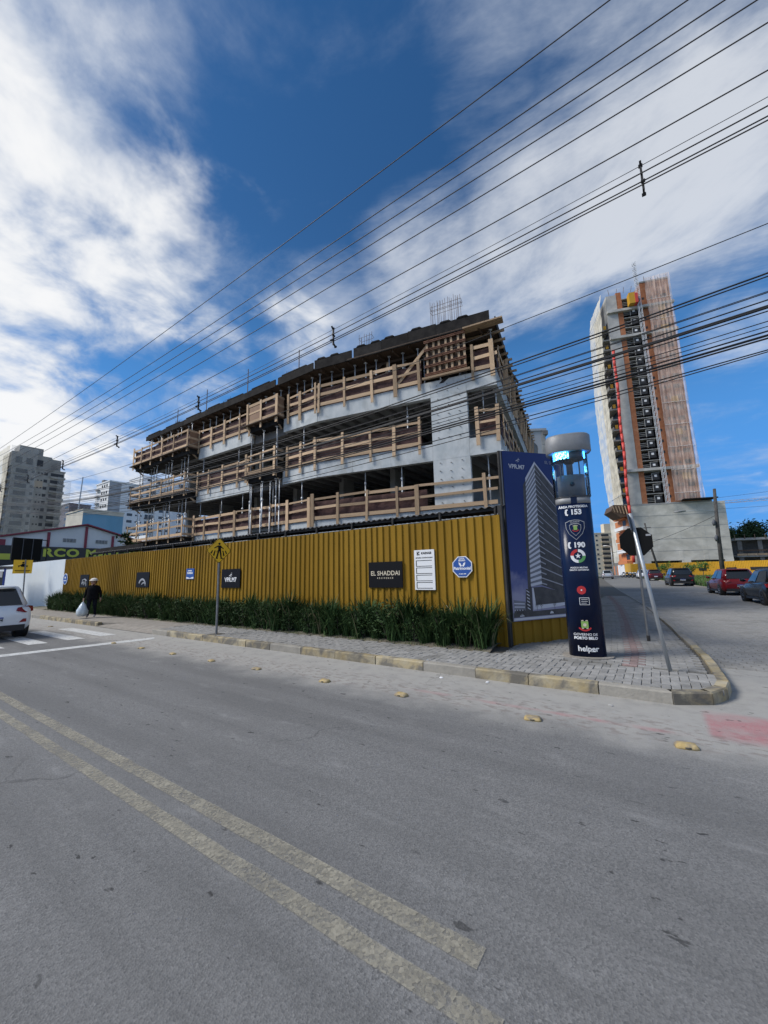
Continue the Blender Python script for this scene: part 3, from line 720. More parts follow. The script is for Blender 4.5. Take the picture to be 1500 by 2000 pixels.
flat(mb, text_geo('47 3369-1088', .030, .0015), lambda u, v: fn2(u, v-.155))
for s_ in (-1, 1): flat(mb, poly((0, .02), (s_*.025, .05), (s_*.03, .075), (s_*.08, .10), (s_*.07, .05), (s_*.035, .0)), fn2)
mb.build('lettering', 'white_print', t)
t, fn = board('patrol_sign', -14.57, -14.05, 1.58, 1.97, 'blue_sign', 'small blue shield sign with white lettering on the yellow fence')
mb = MB(); flat(mb, text_geo('RONDA', .10, .006), lambda u, v: fn(u, v+.03)); flat(mb, rect(-.15, .12, .10, .13), fn); flat(mb, poly((-.24, -.18), (.24, -.18), (.24, -.11), (.1, -.13), (0, -.16), (-.1, -.13), (-.24, -.11)), fn); mb.build('lettering', 'white_print', t)
for x0, x1, nm in ((-18.5, -17.4, 'dark square poster with a pale curved streak on the yellow fence'), (-24.68, -23.6, 'dark torn poster near the far end of the yellow fence')):
    t, fn = board('poster', x0, x1, 1.28, 1.91, 'black_sign', nm, 'poster'); mb = MB(); w = x1-x0
    flat(mb, disc(-.02, -.28, .34, 16, .26, .25, 2.7), fn, 0); flat(mb, disc(.1, -.30, .20, 16, .15, .3, 2.6), fn, 0)
    if x0 < -20: flat(mb, poly((-.3, .05), (.1, .12), (.35, .02), (.1, -.05), (-.2, -.02)), fn); flat(mb, text_geo('VPR.M7', .15, .004), lambda u, v: fn(u, v-.12))
    mb.build('print', 'grey_print', t)
cx, cz = -26.75, 1.72
t = empty('round_sign', (cx, FY-.05, 1.5), 0, 'small oval blue sign at the end of the yellow fence', 'sign')
mb = MB(); mb.prism([(cx+.32*math.cos(k*.3927), FY-.05, cz+.30*math.sin(k*.3927)) for k in range(16)], (0, -.02, 0)); mb.build('panel', 'white_print', t)
mb = MB(); fn = plane_fn((cx, FY-.0725, cz), (1, 0, 0), (0, 0, 1)); flat(mb, ([(.29*math.cos(k*.3927), .27*math.sin(k*.3927)) for k in range(16)], [tuple(range(16))]), fn); mb.build('blue_face', 'blue_sign', t)
mb = MB(); flat(mb, poly((-.12, .12), (.12, .12), (0, -.02)), lambda u, v: fn(u, v)+Vector((0, -.002, 0))); flat(mb, rect(-.2, .2, -.11, -.07), lambda u, v: fn(u, v)+Vector((0, -.002, 0))); mb.build('lettering', 'white_print', t)

# ------------------------------------------------------------------ corner billboard
bb = empty('billboard', tuple(A2), 0, 'tall dark blue billboard picturing a pale residential tower', 'billboard')
def W(u, z, e=0.): return A2 + U2*u + Vector((0, 0, z)) + N2*(.02+e)
BW = 1.72
MB().prism([W(-.02, .58, -.02), W(BW, .60, -.02), W(BW, 4.30, -.02), W(-.02, 4.235, -.02)], -N2*.06).build('panel', 'alu_dark', bb)
MB().add([W(-.01, .59), W(BW-.01, .61), W(BW-.01, 4.29), W(-.01, 4.225)], [(0, 1, 2, 3)]).build('sky_print', 'billboard_blue', bb, fix=False)
mb = MB()
def strip(mb, pts, w, e=.004, mi=0):
    for p, q in zip(pts, pts[1:]): mb.add([W(p[0], p[1], e), W(q[0], q[1], e), W(q[0], q[1]+w, e), W(p[0], p[1]+w, e)], [(0, 1, 2, 3)], mi)
def area(mb, pts, e=.003, mi=0): mb.add([W(u, z, e) for u, z in pts], [tuple(range(len(pts)))], mi)
mb = MB()
area(mb, [(.58, 3.62), (.872, 4.03), (.80, 1.30), (.50, 1.28)], .003, 0)           # left face
area(mb, [(.872, 4.03), (1.42, 3.42), (1.71, 3.12), (1.71, 1.02), (.80, 1.30)], .003, 1)
area(mb, [(.50, 3.48), (.585, 3.62), (.50, .70), (.40, .70)], .0025, 1)
area(mb, [(.54, 1.26), (.80, 1.27), (.80, .86), (.56, .86)], .0035, 1); area(mb, [(.80, 1.27), (1.40, 1.13), (1.40, .84), (.80, .85)], .0035, 1)
area(mb, [(.0, .66), (1.71, .68), (1.71, .80), (.0, .76)], .0030, 1)
area(mb, [(.02, .74), (.32, .74), (.32, .98), (.02, 1.02)], .0032, 0); area(mb, [(.30, .72), (.44, .72), (.47, 1.22), (.36, 1.24)], .0033, 1)
mb.build('tower_print', ['print_slate', 'print_slate_dark'], bb, fix=False)
mb = MB(); nf = 24
for k in range(nf):
    f = k/(nf-1); zc = 3.99-(3.99-1.33)*f; zl = 3.56-(3.56-1.28)*f; uc = .872-.07*f; ul = .585-.075*f
    zr = zc - (1.42-uc)*(1.10*(1-f)+.26*f)
    w = .022+.012*f
    strip(mb, [(ul-.01, zl), (uc, zc)], w*1.7, .005)
    if k % 2 == 0:
        sl_ = (zr-zc)/(1.42-uc); strip(mb, [(uc, zc), (1.70, zc+sl_*(1.70-uc))], w*.7, .005, 1)
    else: strip(mb, [(uc, zc), (uc+.14, zc-.14*(1.10*(1-f)+.26*f))], w*.8, .005, 1)
strip(mb, [(.575, 3.60), (.872, 4.01)], .05, .0045); strip(mb, [(.872, 4.01), (1.42, 3.42), (1.70, 3.12)], .035, .0045)
area(mb, [(.525, 1.25), (.565, 1.25), (.60, .84), (.56, .80), (.52, .80)], .0045)
area(mb, [(.55, .80), (1.70, .87), (1.70, .93), (.60, .89)], .0045)
for k in range(6): strip(mb, [(.37, .84+k*.07), (.44, .80+k*.07)], .022, .005)
for k in range(3): strip(mb, [(.03, .80+k*.07), (.30, .79+k*.065)], .02, .0045)
mb.build('floor_edge_print', ['print_slab', 'print_slab_dim'], bb, fix=False)
mb = MB(); area(mb, [(.0, .605), (1.71, .625), (1.71, .665), (.0, .65)], .0045)
for u, z, s_ in ((.15, .68, .12), (.95, .70, .11)): area(mb, [(u, z), (u+s_, z), (u+s_*.9, z+.03), (u+s_*.65, z+.05), (u+s_*.3, z+.05)], .006)
flat(mb, text_geo('VPR.M7', .135, .004), lambda u, v: W(.36+u, 3.89+v, .005))
swoosh(mb, lambda u, v: W(u, v, .005), .40, 4.05, .13)
mb.build('white_print', 'print_white', bb, fix=False)['kind'] = 'stuff'
mb = MB(); flat(mb, text_geo('EL SHADDAI', .10, 0, 'LEFT'), lambda u, v: W(1.17+u, 4.06+v, .005)); mb.build('pale_lettering', 'grey_print', bb, fix=False)
mb = MB()
for u in (.62, .74, 1.10):
    for a_ in range(7): t_ = a_*.9; area(mb, [(u, .90), (u+.05*math.cos(t_), .90+.05*math.sin(t_)), (u+.05*math.cos(t_+.3), .90+.05*math.sin(t_+.3))], .007)
    area(mb, [(u-.004, .78), (u+.004, .78), (u+.004, .90), (u-.004, .90)], .007)
for u in (.04, .10, .17, .24): area(mb, [(u, .70), (u+.07, .70), (u+.08, .78), (u+.03, .83), (u-.02, .77)], .006)
mb.build('palm_print', 'print_slate_dark', bb, fix=False)
for u in (-.02, BW): rod('support_post', W(u, .1, -.10), W(u, 4.25, -.10), .035, 'fence_dark', bb)

# ------------------------------------------------------------------ security totem
TC = Vector((-1.11, 7.84, KZ)); TR = R(14.9)
tot = empty('security_totem', tuple(TC), TR, 'tall navy oval security totem with lit blue lamps under a grey cap', 'security totem')
def sup(a, b, z, n=40, e=2.5):
    return [(a*math.copysign(abs(math.cos(t))**(2/e), math.cos(t)), b*math.copysign(abs(math.sin(t))**(2/e), math.sin(t)), z) for t in (2*math.pi*i/n for i in range(n))]
TA, TB = .29, .20
def tpart(name, rings, m, cap=True, smooth=True, parent=tot):
    o = MB().rings(rings, 0, cap).build(name, m, parent, smooth, world=False)
    if smooth:
        for p in o.data.polygons:
            if len(p.vertices) > 4: p.use_smooth = False
    return o
tpart('base_plate', [sup(.40, .30, 0), sup(.40, .30, .018)], 'plate_concrete', smooth=False)
tpart('body', [sup(TA, TB, .018), sup(TA, TB, 2.66)], 'navy')
tpart('band', [sup(TA+.002, TB+.002, 2.66), sup(TA+.002, TB+.002, 2.78)], 'alu')
mb = MB()
for u0, u1 in ((-.055, .045),):
    n = 6
    for i in range(n):
        a0, a1 = u0+(u1-u0)*i/n, u0+(u1-u0)*(i+1)/n
        yy = lambda u: -(TB+.004)*(1-abs(u/(TA+.004))**2.5)**.4
        mb.quad((a0, yy(a0), 2.655), (a1, yy(a1), 2.655), (a1, yy(a1), 2.785), (a0, yy(a0), 2.785))
mb.build('band_gap', 'navy', tot, world=False, fix=False)
tpart('ring', [sup(TA+.012, TB+.012, 2.78), sup(TA+.012, TB+.012, 2.80)], 'alu_dark')
tpart('camera_housing', [sup(.235, .16, 2.80), sup(.235, .16, 3.20)], 'alu')
tpart('core', [sup(.055, .045, 3.20), sup(.055, .045, 3.62)], 'alu_dark')
for sx in (-.15, -.11, .17):
    MB().tube((sx, .04, 3.2), (sx, .04, 3.62), .012, 8).build('rod', 'alu', tot, True, world=False)
o = MB().rings([[(x*.5, y*.5-.0, z) for x, y, z in sup(.16, .16, 0, 20, 2)], sup(.16, .16, 0, 20, 2)]).build('lens', 'alu_dark', tot, True, world=False) if False else None
mb = MB(); mb.tube((0.0, -.15, 3.02), (0.0, -.172, 3.02), .042, 18); mb.build('lens_ring', 'alu_dark', tot, True, world=False)
mb = MB(); mb.tube((0.0, -.172, 3.02), (0.0, -.182, 3.02), .026, 18); mb.build('lens', 'window_glass', tot, True, world=False)
mb = MB(); mb.path([(.0, .0, 3.62), (0, 0, 3.52), (0, 0, 3.45), (0, 0, 3.41)], [.10, .10, .085, .03], 16); mb.build('dome_camera', 'trim_black', tot, True, world=False)
gm = bpy.data.materials.new('lamp_glass'); gm.use_nodes = True; MAT['lamp_glass'] = gm
nn_, ll_ = gm.node_tree.nodes, gm.node_tree.links; nn_.remove(nn_['Principled BSDF'])
gt = nn_.new('ShaderNodeBsdfTransparent'); gt.inputs[0].default_value = (.86, .89, .92, 1); gg = nn_.new('ShaderNodeBsdfGlossy'); gg.inputs['Roughness'].default_value = .05
fr = nn_.new('ShaderNodeFresnel'); fr.inputs[0].default_value = 1.5; gx = nn_.new('ShaderNodeMixShader')
ll_.new(fr.outputs[0], gx.inputs[0]); ll_.new(gt.outputs[0], gx.inputs[1]); ll_.new(gg.outputs[0], gx.inputs[2]); ll_.new(gx.outputs[0], nn_['Material Output'].inputs[0])
tpart('glass', [sup(.31, .215, 2.80), sup(.31, .215, 3.66)], 'lamp_glass', cap=False)
tpart('lamp_ring', [sup(.255, .17, 3.50), sup(.255, .17, 3.64)], 'alu_dark')
mbs = [MB(), MB()]
for i in range(26):
    t_ = math.pi*(1.05+.9*i/25); 
    for j in range(4):
        if not (i < 13 or i > 22): continue
        px_, py_ = .262*math.copysign(abs(math.cos(t_))**.8, math.cos(t_)), .177*math.copysign(abs(math.sin(t_))**.8, math.sin(t_))
        q = mbs[1 if (3 < i < 13 and (i*7+j*5) % 3) else 0]; z = 3.515+j*.034+(i % 2)*.014
        q.box(px_-.010, px_+.010, py_-.010, py_+.010, z-.010, z+.010)
mbs[0].build('lamp', 'led_blue', tot, world=False); mbs[1].build('lamp', 'led_cyan', tot, world=False)
tpart('cap', [sup(.375, .275, 3.63), sup(.385, .285, 3.64), sup(.385, .285, 3.93), sup(.365, .265, 3.955)], 'alu')
def TW(u, z, e=.003):
    uu_ = max(-.285, min(.285, u)); return Vector((uu_, -(TB+e)*(1-abs(uu_/(TA+e))**2.5)**.4, z))
U0 = -.025
def tpr(name, m, items, e=.003):
    mb = MB()
    for g_, du, z in items: flat(mb, g_, lambda u, v: TW(U0+du+u, z+v, e))
    return mb.build(name, m, tot, world=False, fix=False)
phone = poly((-.022, .05), (.012, .062), (.022, .04), (.004, .03), (.0, 0), (.004, -.03), (.022, -.04), (.012, -.062), (-.022, -.05), (-.032, 0))
tpr('lettering', 'white_print', [(text_geo('ÁREA PROTEGIDA', .058, .002), 0, 2.60), (text_geo('153', .125, .006), .035, 2.50), (phone, -.115, 2.50),
    (text_geo('190', .125, .006), .035, 1.91), (phone, -.115, 1.91), (text_geo('POLÍCIA MILITAR', .036, .0012), 0, 1.515), (text_geo('SANTA CATARINA', .036, .0012), 0, 1.475),
    (text_geo('GOVERNO DE', .058, .0005), 0, .385), (text_geo('PORTO BELO', .060, .003), 0, .325), (text_geo('helper', .125, .003), .02, .150), (rect(.06, .13, -.001, .008), .0, .105)])
def shield(s_): return [(-.155*s_, .13*s_), (-.08*s_, .165*s_), (0, .175*s_), (.08*s_, .165*s_), (.155*s_, .13*s_), (.15*s_, .02*s_), (.11*s_, -.08*s_), (0, -.19*s_), (-.11*s_, -.08*s_), (-.15*s_, .02*s_)]
def outline(a_, b_): n = len(a_); return a_+b_, [(i, (i+1) % n, n+(i+1) % n, n+i) for i in range(n)]
tpr('shield_emblem', 'grey_print', [(outline(shield(1), shield(.94)), 0, 2.19), (outline(shield(.62), shield(.57)), 0, 2.19), (text_geo('GUARDA', .038, .001), 0, 2.325), (text_geo('MUNICIPAL', .028, .0006), 0, 2.29)])
tpr('crest', 'green_bright', [(rect(-.03, .03, -.035, .03), 0, 2.215), (rect(-.055, .055, -.05, .06), 0, .545), (disc(0, .0, .03, 12), 0, 2.24)])
tpr('crest_top', 'cream_print', [(rect(-.05, -.015, .065, .08), 0, .545), (rect(.015, .05, .065, .08), 0, .545), (disc(0, 0, .028, 12), 0, .545), (rect(-.05, -.02, -.065, -.052), 0, .545), (rect(.02, .05, -.065, -.052), 0, .545), (rect(-.04, .04, .035, .045), 0, 2.215)], .0045)
tpr('crest_ribbon', 'red_print', [(disc(0, .02, .125, 14, .10, math.pi*1.2, math.pi*1.8), 0, .545), (disc(0, .02, .07, 12, .058, math.pi*1.2, math.pi*1.8), 0, 2.20), (disc(0, 0, .072, 24), 0, 1.13), (disc(0, 0, .12, 16, .07, math.pi*.52, math.pi*.98), 0, 1.72)], .0035)
tpr('ring_emblem', 'white_print', [(disc(0, 0, .12, 16, .07, math.pi*.98, math.pi*1.5), 0, 1.72), (disc(0, 0, .12, 16, .07, 0, math.pi*.48), 0, 1.72),
    (([(.05*(1 if i % 2 == 0 else .40)*math.cos(math.pi/2+i*math.pi/5), .05*(1 if i % 2 == 0 else .40)*math.sin(math.pi/2+i*math.pi/5)) for i in range(10)], [tuple(range(10))]), 0, 1.72), (disc(0, 0, .014, 10), 0, 1.13),
    (outline([(-.078, .062), (.078, .062), (.078, -.062), (-.078, -.062)], [(-.071, .055), (.071, .055), (.071, -.055), (-.071, -.055)]), .03, .94), (rect(-.05, .05, .026, .032), .03, .94), (rect(-.05, .05, -.004, .002), .03, .94), (rect(-.05, .03, -.034, -.028), .03, .94)], .0045)
tpr('ring_emblem', 'green_print', [(disc(0, 0, .12, 16, .07, math.pi*1.5, math.pi*2), 0, 1.72)])

# ------------------------------------------------------------------ poles and signs by the road
st = empty('stop_sign', (-.25, 9.99, KZ), 0, 'black octagonal back of a traffic sign on a dark upright pole', 'traffic sign')
rod('pole', (-.25, 9.99, 0), (-.26, 9.985, 2.52), .027, 'pole_grey', st); rod('pole_foot', (-.25, 9.99, .1), (-.25, 9.99, .24), .033, 'fence_dark', st)
vd = Vector((-.26, 10, 0)).normalized(); rr_ = Vector((vd.y, -vd.x, 0)); oc = [Vector((-.265, 10.03, 2.185)) + rr_*(.325*math.cos(math.pi/8+k*math.pi/4)) + Vector((0, 0, .325*math.sin(math.pi/8+k*math.pi/4))) for k in range(8)]
MB().prism(oc, vd*.006).build('sign_plate', 'sign_black', st)
mb = MB(); p = Vector((-.265, 10.025, 2.185)); mb.prism([p+rr_*a_+Vector((0, 0, b_)) for a_, b_ in ((.19, .11), (.28, .11), (.28, .15), (.19, .15))], vd*.003); mb.build('sticker', 'grey_print', st)
gp = empty('leaning_pole', (.04, 7.25, KZ), 0, 'leaning galvanised pole with street plates seen edge on', 'pole')
gb, gtp = Vector((.04, 7.25, KZ-.05)), Vector((-.22, 7.08, 2.45))
MB().tube(gb, gtp, .027, 12).build('pole', 'galv', gp, True)
d_ = (gtp-gb).normalized(); yv = Vector((.02, 1, 0)); yv = (yv-d_*yv.dot(d_)).normalized()
for k, off in enumerate((.0, .27)):
    c = gtp-d_*(.14+off*.0) + Vector((.03 if k else -.03, 0, 0)); a_ = c-d_*.10*(1 if not k else 2.4)
    if k == 0: MB().prism([c+yv*.05-d_*.12, c-yv*.38-d_*.12, c-yv*.38+d_*.12, c+yv*.05+d_*.12], (.006, 0, 0)).build('street_plate', 'dark_wall', gp)
MB().bar(gtp-d_*.02+Vector((-.03, 0, 0)), gtp-d_*.30+Vector((-.03, 0, 0)), .02, .05).build('clamp', 'fence_dark', gp)
# pedestrian-crossing warning sign
cs = empty('crossing_sign', (-9.77, 6.35, KZ), 0, 'yellow diamond sign with a black walking figure on a grey pole', 'traffic sign')
rod('pole', (-9.77, 6.35, 0), (-9.80, 6.35, 2.62), .030, 'pole_grey', cs)
MB().box(-9.95, -9.6, 6.2, 6.5, KZ-.01, KZ+.008).build('pole_foot', 'joint_sand', cs)
fd = Vector((-.83, .55, 0)).normalized()           # faces traffic coming along the street
fd = Vector((.995, -.1, 0)); ux = Vector((.1, .995, 0)); cc = Vector((-9.77, 6.32, 2.34))
cfn = lambda u, v, e=0.: cc + ux*u + Vector((0, 0, v)) + fd*(.005+e)
def rdia(r_, k=.09):
    pts = []
    for i in range(4):
        for s_ in (-1, 1):
            t_ = math.pi/2*i + s_*k; pts.append((r_*math.cos(t_), r_*math.sin(t_)))
    return pts
S = .335
MB().prism([cfn(u, v) for u, v in rdia(S)], -fd*.004).build('sign_plate', 'sign_yellow', cs)
mb = MB(); o1, o2 = rdia(S*.985), rdia(S*.935); flat(mb, outline(o1, o2), lambda u, v: cfn(u, v, .002))
flat(mb, disc(0, .185, .032, 12), lambda u, v: cfn(u, v, .002))
for pl in (((-.04, .14), (.05, .14), (.05, .02), (-.03, .02)), ((.03, .14), (.13, .06), (.12, .04), (.03, .09)), ((-.03, .14), (-.14, .08), (-.14, .055), (-.03, .10)),
           ((-.03, .03), (.02, .03), (-.04, -.2), (-.085, -.2)), ((.0, .03), (.05, .03), (.085, -.2), (.045, -.2)), ((-.085, -.2), (-.03, -.2), (-.03, -.225), (-.10, -.225)), ((.045, -.2), (.11, -.2), (.12, -.225), (.045, -.225)),
           ((-.20, -.0), (-.17, -.0), (-.21, -.09), (-.245, -.07)), ((-.13, .0), (-.10, .0), (-.13, -.15), (-.17, -.13)), ((-.065, 0), (-.045, 0), (-.06, -.05), (-.075, -.05)), ((.09, .0), (.12, .0), (.16, -.14), (.12, -.15)), ((.16, .0), (.19, .0), (.23, -.08), (.20, -.10))):
    flat(mb, poly(*pl), lambda u, v: cfn(u, v, .002))
mb.build('pictogram', 'sign_black', cs, fix=False)
# square school-crossing sign by the white hoarding
ss = empty('school_sign', (-30.0, 7.1, KZ), 0, 'square yellow sign with dark figures before the white hoarding', 'traffic sign')
rod('pole', (-29.9, 7.2, 0), (-30.3, 7.2, 2.9), .035, 'pole_grey', ss)
c = Vector((-30.35, 7.12, 2.50)); ux = Vector((.15, .988, 0)); fd = Vector((.988, -.15, 0)); sfn = lambda u, v, e=0.: c+ux*u+Vector((0, 0, v))+fd*(.01+e)
MB().prism([sfn(u, v) for u, v in ((-.42, -.40), (.42, -.40), (.42, .38), (-.42, .38))], -fd*.006).build('sign_plate', 'sign_yellow', ss)
mb = MB()
flat(mb, disc(0, .22, .05, 10), lambda u, v: sfn(u, v, .003)); flat(mb, poly((-.06, .16), (.06, .16), (.08, -.02), (-.08, -.02)), lambda u, v: sfn(u, v, .003)); flat(mb, poly((-.22, .06), (.22, .06), (.22, .02), (-.22, .02)), lambda u, v: sfn(u, v, .003))
flat(mb, disc(0, -.1, .22, 14, .18, .3, 2.84), lambda u, v: sfn(u, v, .003)); flat(mb, rect(-.33, .33, -.25, -.21), lambda u, v: sfn(u, v, .003)); flat(mb, rect(-.30, .30, -.33, -.30), lambda u, v: sfn(u, v, .003))
mb.build('pictogram', 'sign_black', ss, fix=False)

# ------------------------------------------------------------------ hedge of strap-leaved clumps
def clump_mesh(seed, n, hmin, hmax, spread, w=.010):
    r_ = random.Random(seed); mb = MB(); K = 6
    for i in range(n):
        an = r_.uniform(0, 6.283); ln = r_.uniform(hmin, hmax); bx, by = r_.gauss(0, .09), r_.gauss(0, .07)
        th = r_.uniform(.02, .45); bend = r_.uniform(.2, 2.4)*(.6+spread); ww = w*r_.uniform(.7, 1.5); dx, dy = math.cos(an), math.sin(an)
        rad = z = 0.; vs = []
        for k in range(K+1):
            t = k/K; wk = ww*(.75+.5*math.sin(math.pi*min(1, t*1.1))) * (1 if t < .7 else max(.05, (1-t)/.3))
            for s_ in (-1, 1): vs.append((bx+dx*rad-dy*wk*s_, by+dy*rad+dx*wk*s_, z))
            a_ = th+bend*t**1.8; rad += math.sin(a_)*ln/K; z = max(.01, z+math.cos(a_)*ln/K)
        q = r_.random(); mb.add(vs, [(2*k, 2*k+1, 2*k+3, 2*k+2) for k in range(K)], 0 if q < .58 else (1 if q < .965 else 2))
    return mb.mesh('strap_leaf_clump', ['blade_a', 'blade_b', 'leaf_dry'], True)
cl = [clump_mesh(s_, 230, .55, 1.15, .42) for s_ in range(6)]
def shrub_mesh(seed, n=420, r_x=.30, h=.62, leaf=.035):
    r_ = random.Random(seed); mb = MB()
    for k in range(7):
        an = r_.uniform(0, 6.28); mb.path([(0, 0, 0), (.1*math.cos(an), .1*math.sin(an), h*.4), (.22*math.cos(an), .22*math.sin(an), h*.8)], [.012, .008, .003], 5, 1)
    for i in range(n):
        d = Vector((r_.gauss(0, 1), r_.gauss(0, 1), r_.gauss(0, 1))).normalized()*(r_.random()**.4)
        p = Vector((d.x*r_x, d.y*r_x, h*.55+d.z*h*.5)); a_ = Vector((r_.gauss(0, 1), r_.gauss(0, 1), r_.uniform(-.3, .8))).normalized(); b_ = a_.orthogonal().normalized(); s_ = leaf*r_.uniform(.6, 1.3)
        mb.add([p, p+a_*s_+b_*s_*.45, p+a_*s_*1.9, p+a_*s_-b_*s_*.45], [(0, 1, 2, 3)], 0)
    return mb.mesh('leafy_shrub', ['leaf_dark', 'bark'])
sh = [shrub_mesh(s_+40) for s_ in range(3)]
r_ = random.Random(11); i = 0
MARKS = [(-24.1, 'below the torn poster'), (-18.0, 'below the curved streak poster'), (-14.3, 'below the small blue shield sign'), (-11.8, 'below the VPR.M7 board'), (-9.8, 'behind the diamond crossing sign'), (-7.4, 'between crossing sign and EL SHADDAI board'), (-5.5, 'below the EL SHADDAI board'), (-4.4, 'below the white framed board'), (-3.4, 'below the blue octagonal sign'), (-27, 'at the white hoarding end of the hedge')]
def mark(x): return min(MARKS, key=lambda m: abs(m[0]-x))[1]
for row, (yy, x, step, k) in enumerate(((7.86, -27.1, (.25, .36), 1.0), (7.60, -26.8, (.34, .5), .84))):
    while x < -2.75:
        o = link('strap_leaf_clump', cl[i % 6]); s_ = r_.uniform(.66, 1.08)*k*(1.0 if x > -26 else 1.12)
        o.location = (x, yy+r_.uniform(-.08, .08), KZ+.02); o.rotation_euler = (0, 0, r_.uniform(0, 6.28)); o.scale = (s_*1.08, s_, s_)
        tag(o, '%s row strap-leaf clump of the hedge %s' % ('back' if row == 0 else 'front', mark(x)), 'plant', 'strap-leaved plants of the hedge')
        x += r_.uniform(*step); i += 1
for x in (-17.0, -16.1, -14.9, -13.6, -12.6, -11.7, -11.1, -10.3, -9.4, -8.3, -7.5, -6.6, -5.8, -5.1, -4.4, -3.7, -21.2, -19.4, -18.3, -23.5, -25.3):
    o = link('leafy_shrub', sh[int(-x*3) % 3]); o.location = (x, 7.56+r_.uniform(-.05, .06), KZ); o.rotation_euler = (0, 0, r_.uniform(0, 6.28)); q = r_.uniform(.85, 1.35); o.scale = (q*1.1, q*.9, q)
    tag(o, 'small broad-leaved shrub in the hedge %s' % mark(x), 'shrub', 'broad-leaved shrubs in the hedge')
# ------------------------------------------------------------------ the building under construction
K0 = Vector((-12.82, 13.26, 0)); VR = Vector((.984, .177, 0)); NO = Vector((.177, -.984, 0))
C0 = K0+VR*8.53                                   # right front corner
SD = Vector((-.155, .988, 0)); SN = Vector((.988, .155, 0))     # side street face
def F(s, z, off=0.): return K0 + VR*s + NO*off + Vector((0, 0, z))      # right part of the front
def G(x, z, off=0.): return Vector((x, 13.26-off, z))                     # left part of the front
def Sd(t, z, off=0.): return C0 + SD*t + SN*off + Vector((0, 0, z))     # side
LV = [4.17, 6.97, 9.77]; ROOF = 11.72
bd = empty('construction_building', (-15, 15, 0), 0, 'four storey concrete building under construction with timber guardrails and steel props', 'building')
def part(name, mb, m, smooth=False, parent=bd, fix=True): return mb.build(name, m, parent, smooth, fix=fix)
outl = [(-30.2, 13.45), (-12.82, 13.45), (C0.x-.25, C0.y+.2), (C0.x-.25-.155*19, C0.y+19), (-30.2, 33.5)]
for z in LV:
    part('floor_slab', MB().prism([(x, y, z-.16) for x, y in outl], (0, 0, .15)), 'concrete_grey')
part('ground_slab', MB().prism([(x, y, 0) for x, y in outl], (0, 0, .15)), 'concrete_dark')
# edge beams, cast in lengths with joints
def run_beam(fn, a, b, z, h, pieces, t=.24):
    for i in range(pieces):
        s0, s1 = a+(b-a)*i/pieces, a+(b-a)*(i+1)/pieces; g = .004
        mb = MB(); pl = [fn(s0+g, z-h), fn(s1-g, z-h), fn(s1-g, z), fn(s0+g, z)]
        dn = fn(0, 0, -t)-fn(0, 0, 0); mb.prism(pl, dn); part('edge_beam', mb, 'concrete')
for z in LV:
    h = .72
    run_beam(F, .0, 5.76, z, h, 3); run_beam(F, 7.30, 8.53, z, h, 1); run_beam(F, 5.76, 7.30, z, h, 1)
    run_beam(G, -15.25, -12.84, z, h, 2); run_beam(G, -23.15, -17.95, z, h, 3)
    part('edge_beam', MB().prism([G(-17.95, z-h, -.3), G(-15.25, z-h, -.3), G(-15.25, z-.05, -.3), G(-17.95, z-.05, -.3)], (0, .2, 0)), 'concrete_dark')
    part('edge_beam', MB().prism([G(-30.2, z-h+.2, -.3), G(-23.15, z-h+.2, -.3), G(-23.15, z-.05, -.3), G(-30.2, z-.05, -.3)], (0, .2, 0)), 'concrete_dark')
    run_beam(Sd, .25, 19, z, h, 6)
# shear wall flush with the beams, with form-tie stubs
for z0, z1 in ((LV[0], LV[1]-.72), (LV[1], LV[2]-.72)):
    part('shear_wall', MB().prism([F(5.76, z0, -.004), F(7.30, z0, -.004), F(7.30, z1, -.004), F(5.76, z1, -.004)], -NO*.25), 'concrete')
    mb = MB()
    for k in range(6):
        z = z0+.25+k*.34
        for j, s in enumerate((6.05, 6.50, 6.95)):
            if z > z1-.05: continue
            p = F(s+random.uniform(-.02, .02), z+random.uniform(-.03, .03), -.01); mb.tube(p, p+NO*.055+Vector((random.uniform(-.02, .02), 0, -.02)), .013, 6)
            mb.bar(p+NO*.02, p+NO*.025+Vector((.05, 0, -.03)), .012, .012)
    part('form_ties', mb, 'fence_dark')['kind'] = 'stuff'
mb = MB()
for k in range(2):
    for s in (6.05, 6.5, 6.95):
        p = F(s, 9.22+k*.3, -.002); mb.tube(p, p+NO*.05, .012, 6)
part('form_ties', mb, 'fence_dark')['kind'] = 'stuff'
mb = MB(); p = [F(6.15, 9.60, .004), F(6.35, 9.60, .004), F(6.75, 9.88, .004), F(6.45, 9.88, .004)]; mb.prism(p, NO*.004); part('tar_patch', mb, 'formwork')
# columns, inner walls added to block light at depth, soffit ribs
def column(c, w, d, z0, z1, m='concrete_grey'):
    part('column', MB().box(c[0]-w/2, c[0]+w/2, c[1]-d/2, c[1]+d/2, z0, z1), m)
cols = [(-10.2, 16.3, .30, .9), (-13.6, 16.4, .30, .9), (-17.0, 16.2, .30, .9), (-20.6, 16.2, .30, .9), (-24.4, 16.2, .30, .9), (-28.6, 16.2, .30, .9), (-28.8, 21.5, .3, .9), (-24.4, 23, .3, .9), (-7.2, 20, .3, .9)]
lev_b = [0.15]+LV
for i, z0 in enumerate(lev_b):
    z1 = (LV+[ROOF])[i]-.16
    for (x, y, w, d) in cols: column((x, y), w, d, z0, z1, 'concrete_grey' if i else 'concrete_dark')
    part('light_block_wall', MB().box(-25.5, -6.8, 20.6, 20.8, z0, z1), 'concrete_dark')
    part('light_block_wall', MB().box(-6.9, -6.7, 17.2, 32, z0, z1), 'concrete_dark')
    part('light_block_wall', MB().box(-25.6, -25.4, 17.5, 30, z0, z1), 'concrete_dark')
